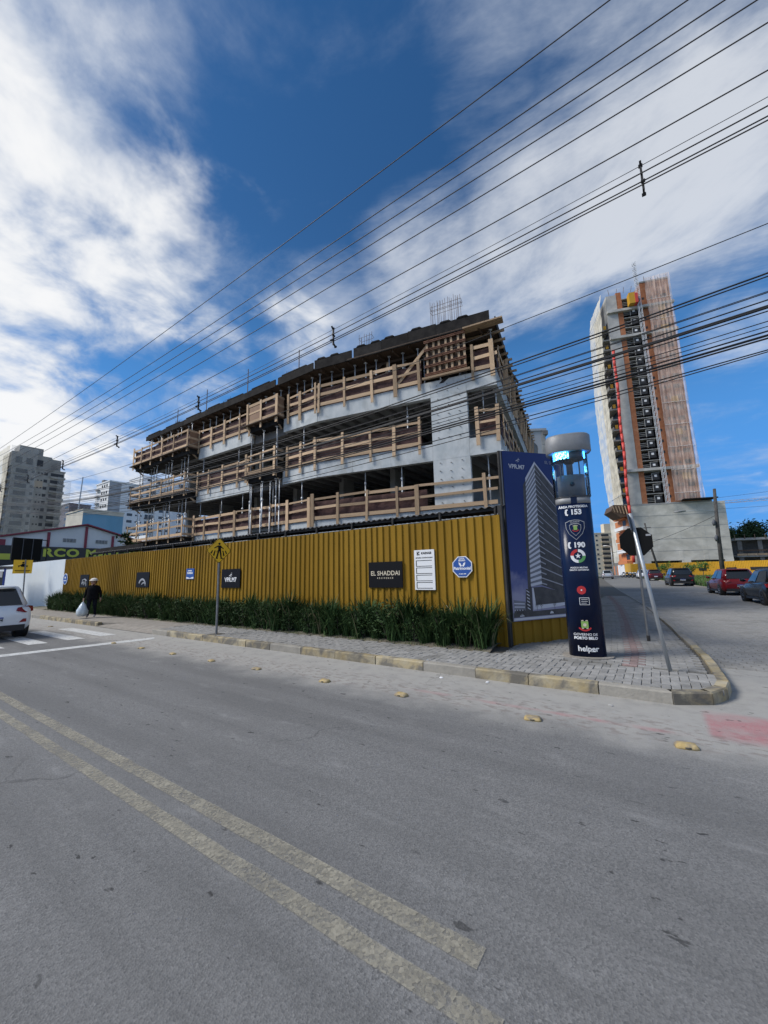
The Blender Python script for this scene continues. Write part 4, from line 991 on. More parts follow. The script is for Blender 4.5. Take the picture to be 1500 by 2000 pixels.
for li, z in enumerate(LV):
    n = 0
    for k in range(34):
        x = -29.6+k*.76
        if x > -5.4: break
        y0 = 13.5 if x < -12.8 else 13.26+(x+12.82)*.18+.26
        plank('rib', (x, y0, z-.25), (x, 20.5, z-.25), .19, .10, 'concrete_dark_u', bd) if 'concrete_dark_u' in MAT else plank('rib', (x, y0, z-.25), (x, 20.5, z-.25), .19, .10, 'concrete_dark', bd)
# roof formwork: deck, joists, edge forms with a stepped top
deck = [(-29.9, 13.05), (-12.75, 13.05), (C0.x+.15, C0.y-.2), (C0.x+.15-.155*19, C0.y+19), (-29.9, 33.5)]
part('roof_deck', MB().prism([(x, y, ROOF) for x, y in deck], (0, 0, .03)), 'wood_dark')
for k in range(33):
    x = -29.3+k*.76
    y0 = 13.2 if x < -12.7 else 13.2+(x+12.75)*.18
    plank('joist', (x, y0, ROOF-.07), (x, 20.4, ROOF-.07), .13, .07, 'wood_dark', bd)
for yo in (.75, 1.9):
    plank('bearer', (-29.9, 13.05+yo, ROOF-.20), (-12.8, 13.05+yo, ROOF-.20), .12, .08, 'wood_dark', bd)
    a_ = K0-NO*(yo-.2); plank('bearer', a_+Vector((0, 0, ROOF-.20)), a_+VR*8.5+Vector((0, 0, ROOF-.20)), .12, .08, 'wood_dark', bd)
for k, (x0, x1, h) in enumerate(((-29.9, -27.4, .20), (-27.4, -24.8, .22), (-24.8, -22.3, .24), (-22.3, -20.3, .28), (-20.3, -18.0, .25), (-18.0, -15.7, .28), (-15.5, -12.9, .30))):
    part('edge_form', MB().box(x0, x1-.01, 13.02, 13.07, ROOF-.06, ROOF+.06+h), 'formwork')
    part('edge_cap', MB().box(x0+.3, x1-.5, 13.01, 13.10, ROOF+.062+h, ROOF+.12+h), 'formwork')
for k, (s0, s1, h) in enumerate(((-.05, 2.05, .46), (2.15, 3.6, .52), (3.6, 4.9, .55), (4.9, 6.2, .58), (6.2, 8.45, .52))):
    part('edge_form', MB().prism([F(s0, ROOF-.05, .22), F(s1-.01, ROOF-.05, .22), F(s1-.01, ROOF+h-.02, .22), F(s0, ROOF+h-.02, .22)], -NO*.05), 'formwork')
    for j in range(2):
        q = s0+.15+j*.75
        if q+.45 < s1: part('edge_cap', MB().prism([F(q, ROOF+h-.018, .24), F(q+.5, ROOF+h-.018, .24), F(q+.42, ROOF+h+.05, .24), F(q+.08, ROOF+h+.05, .24)], -NO*.09), 'formwork')
part('edge_form', MB().prism([Sd(.1, ROOF-.04, .12), Sd(19, ROOF-.04, .12), Sd(19, ROOF+.36, .12), Sd(.1, ROOF+.36, .12)], -SN*.05), 'formwork')
part('corner_board', MB().prism([F(7.35, ROOF-.10, .35), F(8.95, ROOF-.06, .35), F(8.95, ROOF+.0, .35), F(7.35, ROOF-.04, .35)], -NO*.42), 'wood')
for k in range(30):                                # joist ends poking out along the side
    t = .5+k*.62; z = ROOF-.12+random.uniform(-.02, .02)
    plank('joist_end', Sd(t, z, -1.6), Sd(t, z, .30+random.uniform(-.08, .14)), .10, .07, 'wood', bd)
part('side_bearer', MB().prism([Sd(.2, ROOF-.30, -.2), Sd(19, ROOF-.30, -.2), Sd(19, ROOF-.17, -.2), Sd(.2, ROOF-.17, -.2)], -SN*.08), 'wood_dark')
# steel props
for x in (-12.81, -13.35, -13.89, -14.42, -15.04, -15.69, -16.23, -16.92, -17.49, -18.4, -19.32, -20.16, -20.89, -21.65, -22.3, -23.06): prop(LV[2], ROOF-.14, x, 13.42, bd, random.uniform(-.012, .012))
for i in range(10): prop(LV[2], ROOF-.14, -23.8-i*.66, 13.10+(i % 2)*.12, bd, random.uniform(-.012, .012))
for s in (.7, 1.35, 2.0, 2.59, 3.13, 3.81, 4.47, 5.21, 8.40): p = F(s, 0, -.2); prop(LV[2], ROOF-.14, p.x, p.y, bd, random.uniform(-.012, .012))
for i in range(26):
    p = Vector((-28.5+i*.9, 15.0+random.uniform(-.2, .2), 0)); prop(LV[2], ROOF-.14, p.x, p.y, bd)
for i in range(14): p = Sd(1+i*1.25, 0, -.25); prop(LV[2], ROOF-.14, p.x, p.y, bd)
for li in (0, 1):
    z0, z1 = LV[li], LV[li+1]-.72
    for s in ((4.55, 8.42, 7.9) if li else (2.4, 4.2, 7.95, 8.42)): p = F(s, 0, -.35); prop(z0, LV[li+1]-.16 if s < 5 else z1+.0, p.x, p.y, bd)
    for x in ((-19.2, -13.9, -22.8) if li else (-22.9, -20.7, -18.7, -14.0)): prop(z0, z1, x, 13.42, bd)
    for i in range(6): p = Sd(1.5+i*2.6, 0, -.25); prop(z0, z1, p.x, p.y, bd)
    zt = LV[li+1]-.42                               # under the left bay, then under the middle bay
    for i in range(11): prop(z0, zt, -23.6-i*.66, 12.85+(i % 3)*.14, bd, random.uniform(-.015, .015))
    for x, y in ((-17.55, 13.02), (-16.5, 13.0), (-15.45, 13.02), (-15.75, 13.3), (-16.9, 13.3)): prop(z0, zt, x, y, bd, random.uniform(-.01, .01))
for x, y in ((-17.4, 13.0), (-16.6, 13.0), (-15.9, 13.02), (-15.2, 13.02), (-16.0, 13.3), (-20.0, 13.2), (-18.3, 13.15)): prop(2.9, LV[0]+2.3, x, y-.0, bd) if x > -18 else None
# timber guardrails: posts, three boards each, maroon screen behind
wood_rnd = random.Random(5)
def guardrail(fn, xs, z, ends=(0.05, 0.05), off=.06, posts=None, screen=True, droop=0.):
    t_ = MB(); a, b = xs[0]-ends[0], xs[-1]+ends[1]
    g = plank('guardrail', fn(a, z+.10, off), fn(b, z+.10+droop, off), .16, .03, 'wood', bd)   # toe board carries the run
    for i, x in enumerate(xs):
        hh = 1.18+wood_rnd.uniform(-.04, .05); lo = -.34+wood_rnd.uniform(-.06, .05); w = .11+wood_rnd.choice((0, .02, .04, .07))
        o = plank('post', fn(x, z+lo, off+.035), fn(x+wood_rnd.uniform(-.035, .035), z+hh+wood_rnd.choice((0, 0, .08, -.06)), off+.035), w, .03, 'wood', None, upv=tuple(fn(1, 0, 0)-fn(0, 0, 0))); reparent(o, g)
    for k, zz in enumerate((.58, 1.04)):
        q = list(xs); q[0] = a; q[-1] = b; st_ = 0
        while st_ < len(q)-1:
            en = min(len(q)-1, st_+wood_rnd.choice((1, 1, 2)))
            o = plank('rail', fn(q[st_]-.03, z+zz+wood_rnd.uniform(-.05, .05), off+.002+.004*(k+wood_rnd.random())), fn(q[en]+.03+wood_rnd.choice((0, 0, .12)), z+zz+wood_rnd.uniform(-.05, .05), off+.002+.004*(k+wood_rnd.random())), .11+wood_rnd.uniform(-.03, .05), .025, 'wood', None); reparent(o, g); st_ = en
    if screen:
        mb = MB(); n = max(4, int((b-a)/.25))
        for i in range(n+1):
            x = a+(b-a)*i/n
            for j in range(4): mb.v.append(tuple(fn(x, z+.02+j*.31+(.04*mnoise.noise((x*2, j, z)) if j == 3 else 0), off-.10+.05*mnoise.noise((x*3, j*1.3, z)))))
        for i in range(n):
            for j in range(3): mb.f.append((i*4+j, i*4+4+j, i*4+5+j, i*4+1+j)); mb.m.append(0)
        o = mb.build('debris_screen', 'maroon_net', None, fix=False); reparent(o, g)
    return g
def reparent(o, p):
    m = o.matrix_basis.copy(); o.parent = p; o.matrix_parent_inverse = wmat(p).inverted(); o.matrix_basis = m
guardrail(F, [.11, 1.56, 3.02, 4.18, 5.3], LV[2], (.1, .08)); guardrail(F, [7.62, 8.42], LV[2], (.0, .06))
guardrail(F, [-.08, 1.43, 2.9, 4.03, 5.21], LV[1], (.1, .08)); guardrail(F, [7.68, 8.46], LV[1], (.0, .04))
guardrail(F, [-.2, 1.17, 2.65, 4.12, 5.01, 7.82], LV[0], (.1, .45), screen=False)
mb = MB(); n = 24
for i in range(n+1):
    for j in range(4): mb.v.append(tuple(F(-.2+5.6*i/n, LV[0]+.03+j*.30, -.14+.05*mnoise.noise((i*.7, j, 2)))))
for i in range(n):
    for j in range(3): mb.f.append((i*4+j, i*4+4+j, i*4+5+j, i*4+1+j)); mb.m.append(0)
part('debris_screen', mb, 'maroon_net', fix=False)
guardrail(G, [-14.83, -13.96, -12.9], LV[2]); guardrail(G, [-23.07, -21.73, -20.37, -18.9, -18.0], LV[2])
guardrail(G, [-14.87, -13.9, -12.9], LV[1]); guardrail(G, [-23.02, -21.77, -20.42, -18.95, -18.0], LV[1])
guardrail(G, [-23.19, -22.0, -20.49, -19.04, -17.61, -16.07, -14.77, -13.27], LV[0], (.05, .3))
guardrail(Sd, [.5, 1.9, 3.3, 4.7, 6.1, 7.5, 9.0, 10.5, 12, 13.5, 15, 16.5, 18], LV[2]); guardrail(Sd, [.5, 1.9, 3.3, 4.7, 6.1, 7.5, 9.0, 10.5, 12, 13.5], LV[1]); guardrail(Sd, [.5, 1.9, 3.3, 4.7], LV[0])
for k in range(26):                                # leaning timbers along the side
    t = 1+k*.68; z = LV[2]-.5+random.uniform(-.3, .2)
    plank('brace', Sd(t, z, .12+random.uniform(0, .1)), Sd(t+random.uniform(-.5, .9), z+random.uniform(1.3, 2.2), .16+random.uniform(0, .1)), .10, .03, 'wood', bd)
# projecting bays: plank deck, rails, brackets
def bay(x0, x1, off, z, posts, kind):
    Y1 = 13.26
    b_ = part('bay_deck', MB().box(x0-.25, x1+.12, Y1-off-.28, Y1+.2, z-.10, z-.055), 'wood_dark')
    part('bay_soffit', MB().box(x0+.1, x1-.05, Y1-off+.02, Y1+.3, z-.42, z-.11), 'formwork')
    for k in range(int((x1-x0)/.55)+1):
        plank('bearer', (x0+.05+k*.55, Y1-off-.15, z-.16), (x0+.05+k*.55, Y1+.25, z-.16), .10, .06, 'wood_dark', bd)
    fn = lambda x, zz, o_=0.: Vector((x, Y1-off-.10-o_, zz))
    guardrail(fn, posts, z, (.04, .04), .02, screen=(kind != 'open'))
    for xx in ((x1, x0) if kind != 'open' else (x1, x0)):
        for q in (.10, .58, 1.04): plank('side_rail', (xx, Y1-off-.12, z+q), (xx, Y1+.05, z+q), .13, .03, 'wood' if kind != 'solid' else 'wood', bd)
        part('side_board', MB().box(xx-.012, xx+.012, Y1-off-.05, Y1+.02, z-.05, z+.98), 'plywood') if (kind == 'solid' and xx == x1) else None
    for xx in (x1-.1, x0+.1): plank('bracket', (xx, Y1-off-.1, z-.14), (xx, Y1+.0, z-.62), .09, .05, 'wood', bd)
bay(-30.5, -23.2, .58, LV[2], [-30.42, -29.27, -27.88, -26.43, -24.93, -23.27], 'solid')
bay(-30.6, -23.2, .58, LV[1], [-30.5, -29.06, -27.6, -26.17, -24.64, -23.3], 'open')
bay(-30.6, -23.2, .58, LV[0], [-30.5, -29.08, -27.65, -26.19, -24.8, -23.3], 'open')
bay(-17.75, -15.3, .30, LV[2]+.12, [-17.68, -16.55, -15.32], 'solid'); bay(-17.75, -15.3, .30, LV[1]+.05, [-17.66, -16.46, -15.4], 'open')
part('plywood_sheet', MB().box(-17.7, -16.6, 12.84, 12.86, LV[2]+.16, LV[2]+1.20), 'plywood')
# column formwork on the top floor with rusty walers
for k in range(7):
    s = 5.72+k*.27+(.03 if k % 2 else 0); plank('batten', F(s, LV[2]+.14, .10), F(s, 11.68+.10*math.sin(k*2.1), .10), .09, .06, 'wood', bd, upv=tuple(VR))
for k in range(5):
    z = LV[2]+.28+k*.37+.012*k
    for e in (-.035, .035): plank('waler', F(5.60, z+e-.02, .17), F(7.42, z+e+.02, .17), .045, .05, 'rust', bd)
    for s in (5.85, 6.4, 7.0): rod('tie_rod', F(s, z, .1), F(s, z, .30), .012, 'rust', bd)
part('form_panel', MB().prism([F(5.68, LV[2]+.1, .06), F(7.38, LV[2]+.1, .06), F(7.38, 11.66, .06), F(5.68, 11.66, .06)], -NO*.03), 'wood_dark')
plank('sole_board', F(5.5, LV[2]+.08, .22), F(7.55, LV[2]+.10, .22), .09, .12, 'wood', bd)
plank('brace', F(4.1, LV[2]+.1, -.02), F(5.65, 11.45, -.02), .14, .03, 'wood', bd); plank('brace', F(3.4, LV[2]+.5, -.5), F(3.6, 11.5, -.5), .12, .03, 'wood', bd); plank('brace', F(2.5, LV[2]+.9, -.4), F(3.3, 11.5, -.5), .10, .03, 'wood_dark', bd)
mb = MB()
for k in range(5):
    p = F(6.0+k*.3, 11.5, .12); mb.tube(p, p+Vector((.01*k, 0, .45-.05*k)), .01, 5)
part('starter_bars', mb, 'rebar')['kind'] = 'stuff'
# starter bars above the roof
def bars(fn, s0, s1, n, z1, off, hoops):
    mb = MB()
    for i in range(n):
        for r_ in (0, 1):
            if r_ and i % 3: continue
            p = fn(s0+(s1-s0)*i/(n-1), ROOF+.1, off-r_*.22); q = fn(s0+(s1-s0)*i/(n-1)+random.uniform(-.03, .03), z1+random.uniform(-.12, .06), off-r_*.22); mb.tube(p, q, .009, 5)
    for z in hoops:
        l_ = [fn(s0-.02, z, off+.02), fn(s1+.02, z+.04, off+.02), fn(s1+.02, z+.02, off-.26), fn(s0-.02, z-.02, off-.26)]
        for a_, b_ in zip(l_, l_[1:]+l_[:1]): mb.tube(a_, b_, .008, 5)
    part('rebar_cage', mb, 'rebar')['kind'] = 'stuff'
bars(F, 5.9, 7.25, 15, 13.62, -.1, (13.15, 13.32)); bars(F, 2.3, 2.95, 6, 13.0, -.1, (12.85,))
for x in (-15.6, -21.2, -26.9): bars(G, x, x+.7, 6, 12.62, -.3, (12.52,))
for x, z in ((-14.43, 13.55), (-18.75, 13.88), (-23.0, 13.85), (-26.55, 13.4)): rod('scaffold_tube', G(x, ROOF+.05, -.25), G(x, z, -.25), .024, 'rebar', bd)
# stacked formwork sheets on the first floor, a rag of netting
for k in range(11):
    s = 2.9+random.uniform(-.1, .1); z = LV[0]+.02+k*.085
    part('form_sheet', MB().prism([F(s, z, -.6), F(s+2.5, z+.01, -.6), F(s+2.5, z+.055, -.6), F(s, z+.045, -.6)], -NO*1.1), 'formwork')
part('corner_pipe', MB().tube(F(8.62, 2.9, .05), F(8.60, LV[1]-.72, .05), .10, 10), 'galv', True)
# ------------------------------------------------------------------ far right: tower under construction on its podium
TB0 = Vector((16.05, 125.73, 0)); TS = Vector((-.947, -.322, 0)); TN = Vector((.322, -.947, 0))    # s runs left along the front, TN faces us
def Q(s, z, t=0.): return TB0 + TS*s - TN*t + Vector((0, 0, z))
def qbox(mb, s0, s1, t0, t1, z0, z1, mi=0):
    return mb.prism([Q(s0, z0, t0), Q(s1, z0, t0), Q(s1, z0, t1), Q(s0, z0, t1)], (0, 0, z1-z0), mi)
pod = empty('podium_block', tuple(Q(10, 0, 8)), 0, 'massive plain grey concrete podium block behind the far yellow fence', 'building')
def pp(name, s0, s1, t0, t1, z0, z1, m, parent=pod): return qbox(MB(), s0, s1, t0, t1, z0, z1).build(name, m, parent)
pp('wall', 0, 21, 0, 18, 3.5, 17.8, 'concrete_pod')
for s0, s1 in ((-.02, 1.7), (8.8, 10.7), (17.4, 21)): pp('pillar', s0, s1, 0, 2, 0, 3.5, 'concrete_pod')
pp('ground_wall', 0, 21, 6, 18, 0, 3.5, 'concrete_dark')
for z in (5.9, 8.9, 11.9, 14.9): pp('cast_joint', .0, 21, -.03, 0, z, z+.10, 'concrete_grey')
for s in (5.0, 10.2, 15.6): pp('stained_strip', s, s+.9, -.025, 0, 3.6, 17.7, 'concrete_pod')
for k in range(5):
    z = 2.9+k*3.0; pp('side_balcony', 21, 22.4, 1.5, 9, z, z+.9, 'white_wall' if k % 2 else 'orange_paint'); pp('side_panel', 21, 21.3, .6, 12, z+.9, z+2.9, 'orange_paint')
    pp('side_window', 21.3, 21.36, 2.5, 5, z+1.2, z+2.6, 'window_dark')
pp('roof_canopy', 2.2, 9.3, -2.2, 1, 18.35, 18.6, 'formwork'); pp('roof_edge', 2.6, 21, -.05, .4, 17.8, 18.2, 'concrete_grey')
cat = MB(); cat.prism([Q(20.8, 15.3, -.6), Q(23.2, 14.9, -.6), Q(25.3, 16.7, -.6), Q(24.6, 18.3, -.6), Q(21.2, 18.0, -.6)], -TN*7); cat.build('catch_platform', 'wood_dark', pod)
for k in range(6): plank('platform_board', Q(21+k*.7, 15.4+.2*k, -.8), Q(21.4+k*.7, 17.9, -.9), .25, .06, 'wood', pod)

tw = empty('netted_tower', tuple(Q(12.5, 17.8, 6)), 0, 'tall brick and concrete tower under construction wrapped in pale safety nets', 'building')
def tp(name, s0, s1, t0, t1, z0, z1, m): return qbox(MB(), s0, s1, t0, t1, z0, z1).build(name, m, tw)
ZB, ZT, FH = 17.8, 78.2, 2.94
tp('concrete_strip', 17.8, 20.4, 0, 3, ZB, ZT, 'tower_concrete_lit'); tp('brick_strip', 16.5, 17.8, .05, 3, ZB, ZT+.6, 'brick')
tp('recess_wall', 11.9, 16.5, 2.2, 3, ZB, ZT-1.5, 'window_dark'); tp('brick_wall', 4.8, 11.9, 0, 14, ZB, ZT+2.2, 'brick'); tp('core', 11.9, 20.4, 3, 14, ZB, ZT, 'concrete_dark')
tp('parapet', 4.8, 12.2, -.1, .3, ZT+2.2, ZT+2.6, 'concrete_grey')
for z in (72.6, 64.6, 26.7): tp('ledge', 4.4, 20.6, -.8, .1, z, z+.7, 'tower_concrete_lit')
r6 = random.Random(2)
for k in range(20):
    z = ZB+.4+k*FH
    if z > ZT-2.5: break
    tp('floor_edge', 11.9, 16.5, .0, 2.2, z+2.4, z+2.6, 'concrete_grey')
    for j in range(3): tp('rail_bar', 14.7, 16.5, .05, .12, z+.4+j*.45, z+.5+j*.45, 'concrete_grey')
    tp('machine_box', 13.2, 14.8, -.15, 1.0, z+.2, z+1.9, 'window_dark'); tp('machine_frame', 13.1, 14.9, -.2, -.12, z+1.9, z+2.02, 'concrete_grey'); tp('machine_frame', 14.8, 14.92, -.2, -.12, z+.0, z+1.9, 'concrete_grey')
    tp('machine_label', 13.7, 14.3, -.17, -.15, z+.95, z+1.5, 'white_print')
    for s0, s1, h0, h1 in ((11.1, 11.6, 1.2, 1.9), (8.9, 9.5, 1.1, 1.9), (7.9, 8.4, 1.1, 1.8), (5.6, 7.1, .9, 2.0)):
        tp('window', s0, s1, -.03, .0, z+h0, z+h1, 'window_dark')
    if r6.random() < .35: tp('yellow_panel', 6.6+r6.uniform(-.3, .5), 8.2, -.45, -.40, z-.2, z+1.5, 'yellow_plastic')
    # balconies on the left face
    if z < 70:
        tp('balcony', 20.4, 22.0+.3*(k % 3 == 0), .9, 7.5, z, z+.35, 'concrete_grey'); tp('balcony_front', 21.85, 22.0, .9, 7.5, z+.35, z+1.1, 'beige_wall'); tp('balcony_wall', 20.4, 20.44, 1.0, 7.4, z+.35, z+2.7, 'window_dark')
        if k % 2: tp('yellow_panel', 20.9, 21.6, .82, .86, z+.5, z+1.6, 'yellow_plastic')
# hoist mast, landing bars, cage
mb = MB()
for ds in (-.35, .35):
    for dt in (-.35, .35): mb.bar(Q(12.55+ds, ZB, -1.5+dt), Q(12.95+ds, 86, -1.5+dt), .11, .11)
z = ZB; k = 0
while z < 85.5:
    f = (z-ZB)/(86-ZB)*.4
    for dt in (-.35, .35): mb.bar(Q(12.2+f, z, -1.5+dt), Q(12.9+f, z+(.75 if k % 2 else -.0)+.0, -1.5+dt), .07, .07); mb.bar(Q(12.2+f if k % 2 else 12.9+f, z, -1.5+dt), Q(12.9+f if k % 2 else 12.2+f, z+.75, -1.5+dt), .07, .07)
    z += .75; k += 1
mb.build('hoist_mast', 'steel_prop', tw)
tp('hoist_cage', 14.0, 15.4, -2.3, -.6, 73.4, 76.6, 'yellow_plastic'); tp('hoist_cage_side', 13.3, 14.0, -2.4, -.6, 73.4, 76.2, 'chute_red')
mb = MB(); mb.box(-.01, .01, -.01, .01, 0, .02); 
for k in range(9):
    s = 5+k*1.8; p = Q(s, ZT+(2.4 if s < 12 else .3), .2); q = p+Vector((r6.uniform(-.5, .5), 0, r6.uniform(.8, 1.8))); mbk = MB().tube(p, q, .06, 5); mbk.build('roof_post', 'rebar', tw)
# red rubble chute: joined cones hanging down the corner
pts = [(20.5, 61, -1.0), (20.6, 58, -1.1)]
z = 61.0; i = 0
while z > 3.5:
    s = 20.4+.9*(61-z)/45+.12*math.sin(z*.35); s2 = 20.4+.9*(61-z+2.4)/45+.12*math.sin((z-2.4)*.35)
    MB().tube(Q(s, z, -1.3), Q(s2, z-2.6, -1.3), .37, 10, r2=.31).build('chute_section', 'chute_red', tw, True); z -= 2.4
# safety nets: billowed sheets
def net(name, fn, nu, nv, m):
    mb = MB()
    for i in range(nu+1):
        for j in range(nv+1): mb.v.append(tuple(fn(i/nu, j/nv)))
    for i in range(nu):
        for j in range(nv): q = i*(nv+1)+j; mb.f.append((q, q+nv+1, q+nv+2, q+1)); mb.m.append(0)
    return mb.build(name, m, tw, True, fix=False)
def leftnet(u, v):         # hangs outside the balconies of the left face
    z = ZB+.2+(ZT+.2-ZB)*v
    out = 22.5+.7*math.sin(math.pi*min(1, v*1.15))-(max(0, v-.9)/.1)**2*.7+.16*mnoise.noise((u*2, v*11, 1))
    fold = .16*mnoise.noise((u*11, v*2.5, 2))+.07*mnoise.noise((u*30, v*5, 5))-.10*abs(math.sin(v*math.pi*20))
    return Q(out+fold, z, -.9+12.5*u+.3*mnoise.noise((v*8, 2, 8)))
net('net', leftnet, 40, 100, 'net_cream')
for k in range(9): MB().path([Q(22.6+.1*math.sin(k), ZB+3+k*6.6, -.7+t_*1.25) for t_ in range(10)], .05, 5).build('net_rope', 'white_print', tw)
net('net', lambda u, v: Q(10.7-6.0*u-(.5*(1-v)**2*u)+.2*mnoise.noise((u*3, v*8, 0))*(u < .05), ZB+.6+(ZT+2.4-ZB)*v+.5*u*v, -.75-.22*mnoise.noise((u*14, v*4, 3))-.15*abs(math.sin(v*math.pi*20))-.12*mnoise.noise((u*30, v*18, 7))), 40, 100, 'net_white')
for k in range(10): MB().path([Q(10.6-.65*t_, ZB+2.6+k*6.0+.05*math.sin(t_*2.), -.95) for t_ in range(10)], .045, 5).build('net_rope', 'white_print', tw)

# ------------------------------------------------------------------ far fence, pole, neighbours
ff = empty('far_fence', (8, 111, 0), 0, 'bright yellow sheet fence in front of the concrete podium', 'fence')
a_, b_ = Vector((24, 109.0, 0)), Vector((-4.5, 111.5, 0)); d_ = (b_-a_); n_ = 16
fm = corrugated(d_.length/n_+.02, -.05, 2.85, 7, .06).mesh('sheet_panel', 'far_yellow')
for i in range(n_):
    o = link('sheet_panel', fm, ff); o.matrix_basis = Matrix.Translation(b_-d_*(i/n_)) @ Matrix.Rotation(math.atan2(-d_.y, -d_.x), 4, 'Z')
for i, (s_, w_) in enumerate(((.40, 1.6), (.56, 1.3), (.20, 2.2), (.27, 3.6))):
    p = a_+d_*s_; MB().prism([p+Vector((0, -.14, 1.0)), p+Vector((w_, -.14-.08*w_, 1.0)), p+Vector((w_, -.14-.08*w_, 1.55)), p+Vector((0, -.14, 1.55))], (0, .05, 0)).build('notice_board', 'window_dark', ff)
of = empty('orange_hoarding', (-7, 118, 0), 0, 'orange and yellow hoarding panels where the side street bends', 'fence')
for i, (x0, y0, x1, y1, m, h) in enumerate(((-4.6, 111.7, -6.4, 122, 'far_yellow', 3.0), (-6.5, 122.3, -8.6, 132, 'white_wall', 2.8), (-8.7, 132.4, -10.6, 143, 'orange_paint', 2.6))):
    MB().prism([(x0, y0, 0), (x1, y1, 0), (x1, y1, h), (x0, y0, h)], (.1, .02, 0)).build('panel', m, of)
up_ = empty('utility_pole', (6.33, 58.7, 0), 0, 'dark concrete utility pole with a street lamp arm over the grass', 'utility pole')
MB().path([(6.35, 58.7, 0), (6.5, 58.8, 5.5), (6.8, 59.0, 10.7)], [.24, .20, .15], 10).build('pole', 'pole_dark', up_, True)
MB().path([(6.6, 58.8, 8.0), (5.2, 58.2, 8.25), (3.6, 57.5, 8.2)], [.04, .04, .03], 6).build('lamp_arm', 'galv', up_, True)
MB().path([(3.8, 57.6, 8.22), (3.2, 57.3, 8.2), (2.6, 57.05, 8.14)], [.05, .14, .05], 8).build('lamp_head', 'alu', up_, True)
for z in (4.9, 6.7): MB().path([(6.25, 58.5, z-.35), (6.2, 58.5, z), (6.3, 58.55, z+.35)], [.12, .18, .10], 7).build('junction_box', 'dark_wall', up_, True)
up2 = empty('lamp_post', (.9, 92, 0), 0, 'slim dark utility pole in front of the far yellow fence', 'utility pole'); MB().path([(.9, 92, 0), (-.3, 92, 7), (-.6, 92, 10.5)], [.2, .17, .12], 8).build('pole', 'pole_dark', up2, True); MB().bar((-.9, 92, 9.6), (.3, 92, 9.6), .1, .1).build('cross_arm', 'pole_dark', up2)
up3 = empty('lamp_post', (-9.5, 128, 0), 0, 'slim street lamp post before the cream apartment block', 'street lamp'); MB().path([(-9.5, 128, 0), (-9.5, 128, 8)], [.15, .1], 8).build('pole', 'galv', up3, True); MB().path([(-9.5, 128, 8), (-10.5, 128, 8.4), (-11.3, 128, 8.3)], [.08, .08, .16], 6).build('lamp_head', 'white_print', up3, True)

def block(name, label, o, ux, w, d, h, m, floors, wins, sidewins=(), roof=None, cat='building', winmat='window_glass', m2=None, base=1.0, fh=None, inset=.06):
    """apartment block: o near corner, ux along the front, front faces ux x z; wins: (x0,x1,z0,z1[,mat]) within each storey"""
    o = Vector(o); ux = Vector(ux).normalized(); nf = Vector((ux.y, -ux.x, 0))       # outward front normal
    e = empty(name, tuple(o+ux*w/2-nf*d/2), 0, label, cat)
    P_ = lambda x, z, t=0.: o+ux*x+Vector((0, 0, z))+nf*t
    MB().prism([P_(0, 0), P_(w, 0), P_(w, 0, -d), P_(0, 0, -d)], (0, 0, h)).build('wall', m, e)
    MB().prism([P_(-.25, h, .25), P_(w+.25, h, .25), P_(w+.25, h, -d-.25), P_(-.25, h, -d-.25)], (0, 0, .5)).build('roof_edge', m2 or m, e)
    fh = fh or (h-base)/floors
    for k in range(floors):
        z = base+k*fh
        for q in wins:
            x0, x1, z0, z1 = q[:4]; mm = q[4] if len(q) > 4 else winmat; t = q[5] if len(q) > 5 else inset
            f = MB().prism([P_(x0, z+z0, .002), P_(x1, z+z0, .002), P_(x1, z+z1, .002), P_(x0, z+z1, .002)], nf*t).build('window' if t <= .1 else 'balcony', mm, e)
        for q in sidewins:
            y0, y1, z0, z1 = q[:4]; mm = q[4] if len(q) > 4 else winmat; t = q[5] if len(q) > 5 else inset
            MB().prism([P_(-.002, z+z0, -y0), P_(-.002, z+z0, -y1), P_(-.002, z+z1, -y1), P_(-.002, z+z1, -y0)], -ux*t).build('window' if t <= .1 else 'balcony', mm, e)
    if roof:
        for (x0, x1, y0, y1, hh, mm) in roof: MB().prism([P_(x0, h, -y0), P_(x1, h, -y0), P_(x1, h, -y1), P_(x0, h, -y1)], (0, 0, hh)).build('roof_box', mm, e)
    return e
# cream apartment block down the side street (front faces the camera)
block('cream_apartments', 'cream eight storey apartment block with brown balconies down the side street', (-30.5, 268, 0), (.86, .51, 0), 18, 14, 23.5, 'cream_wall', 8,
      [(1.2, 2.2, 1.0, 2.0), (3.4, 4.6, 1.0, 2.0), (6.5, 11.5, .1, 1.0, 'tan_wall', .9), (6.8, 11.2, 1.1, 2.4, 'window_dark'), (12.5, 17.5, .1, 1.0, 'tan_wall', .9), (12.8, 17.0, 1.1, 2.4)], roof=[(9.5, 13.5, 1, 5, 6.0, 'cream_wall')])
block('grey_apartments', 'plain grey apartment block rising behind the construction building', (-26.64, 79.41, 0), (.86, .51, 0), 12.2, 12, 31.2, 'grey_wall', 10, [(11.3, 12.0, 0, 2.9, 'concrete_grey', .12), (2, 3.6, .9, 2.1), (6, 7.6, .9, 2.1)], roof=[(11.6, 12.7, -.3, 4, -.9, 'concrete_dark')])
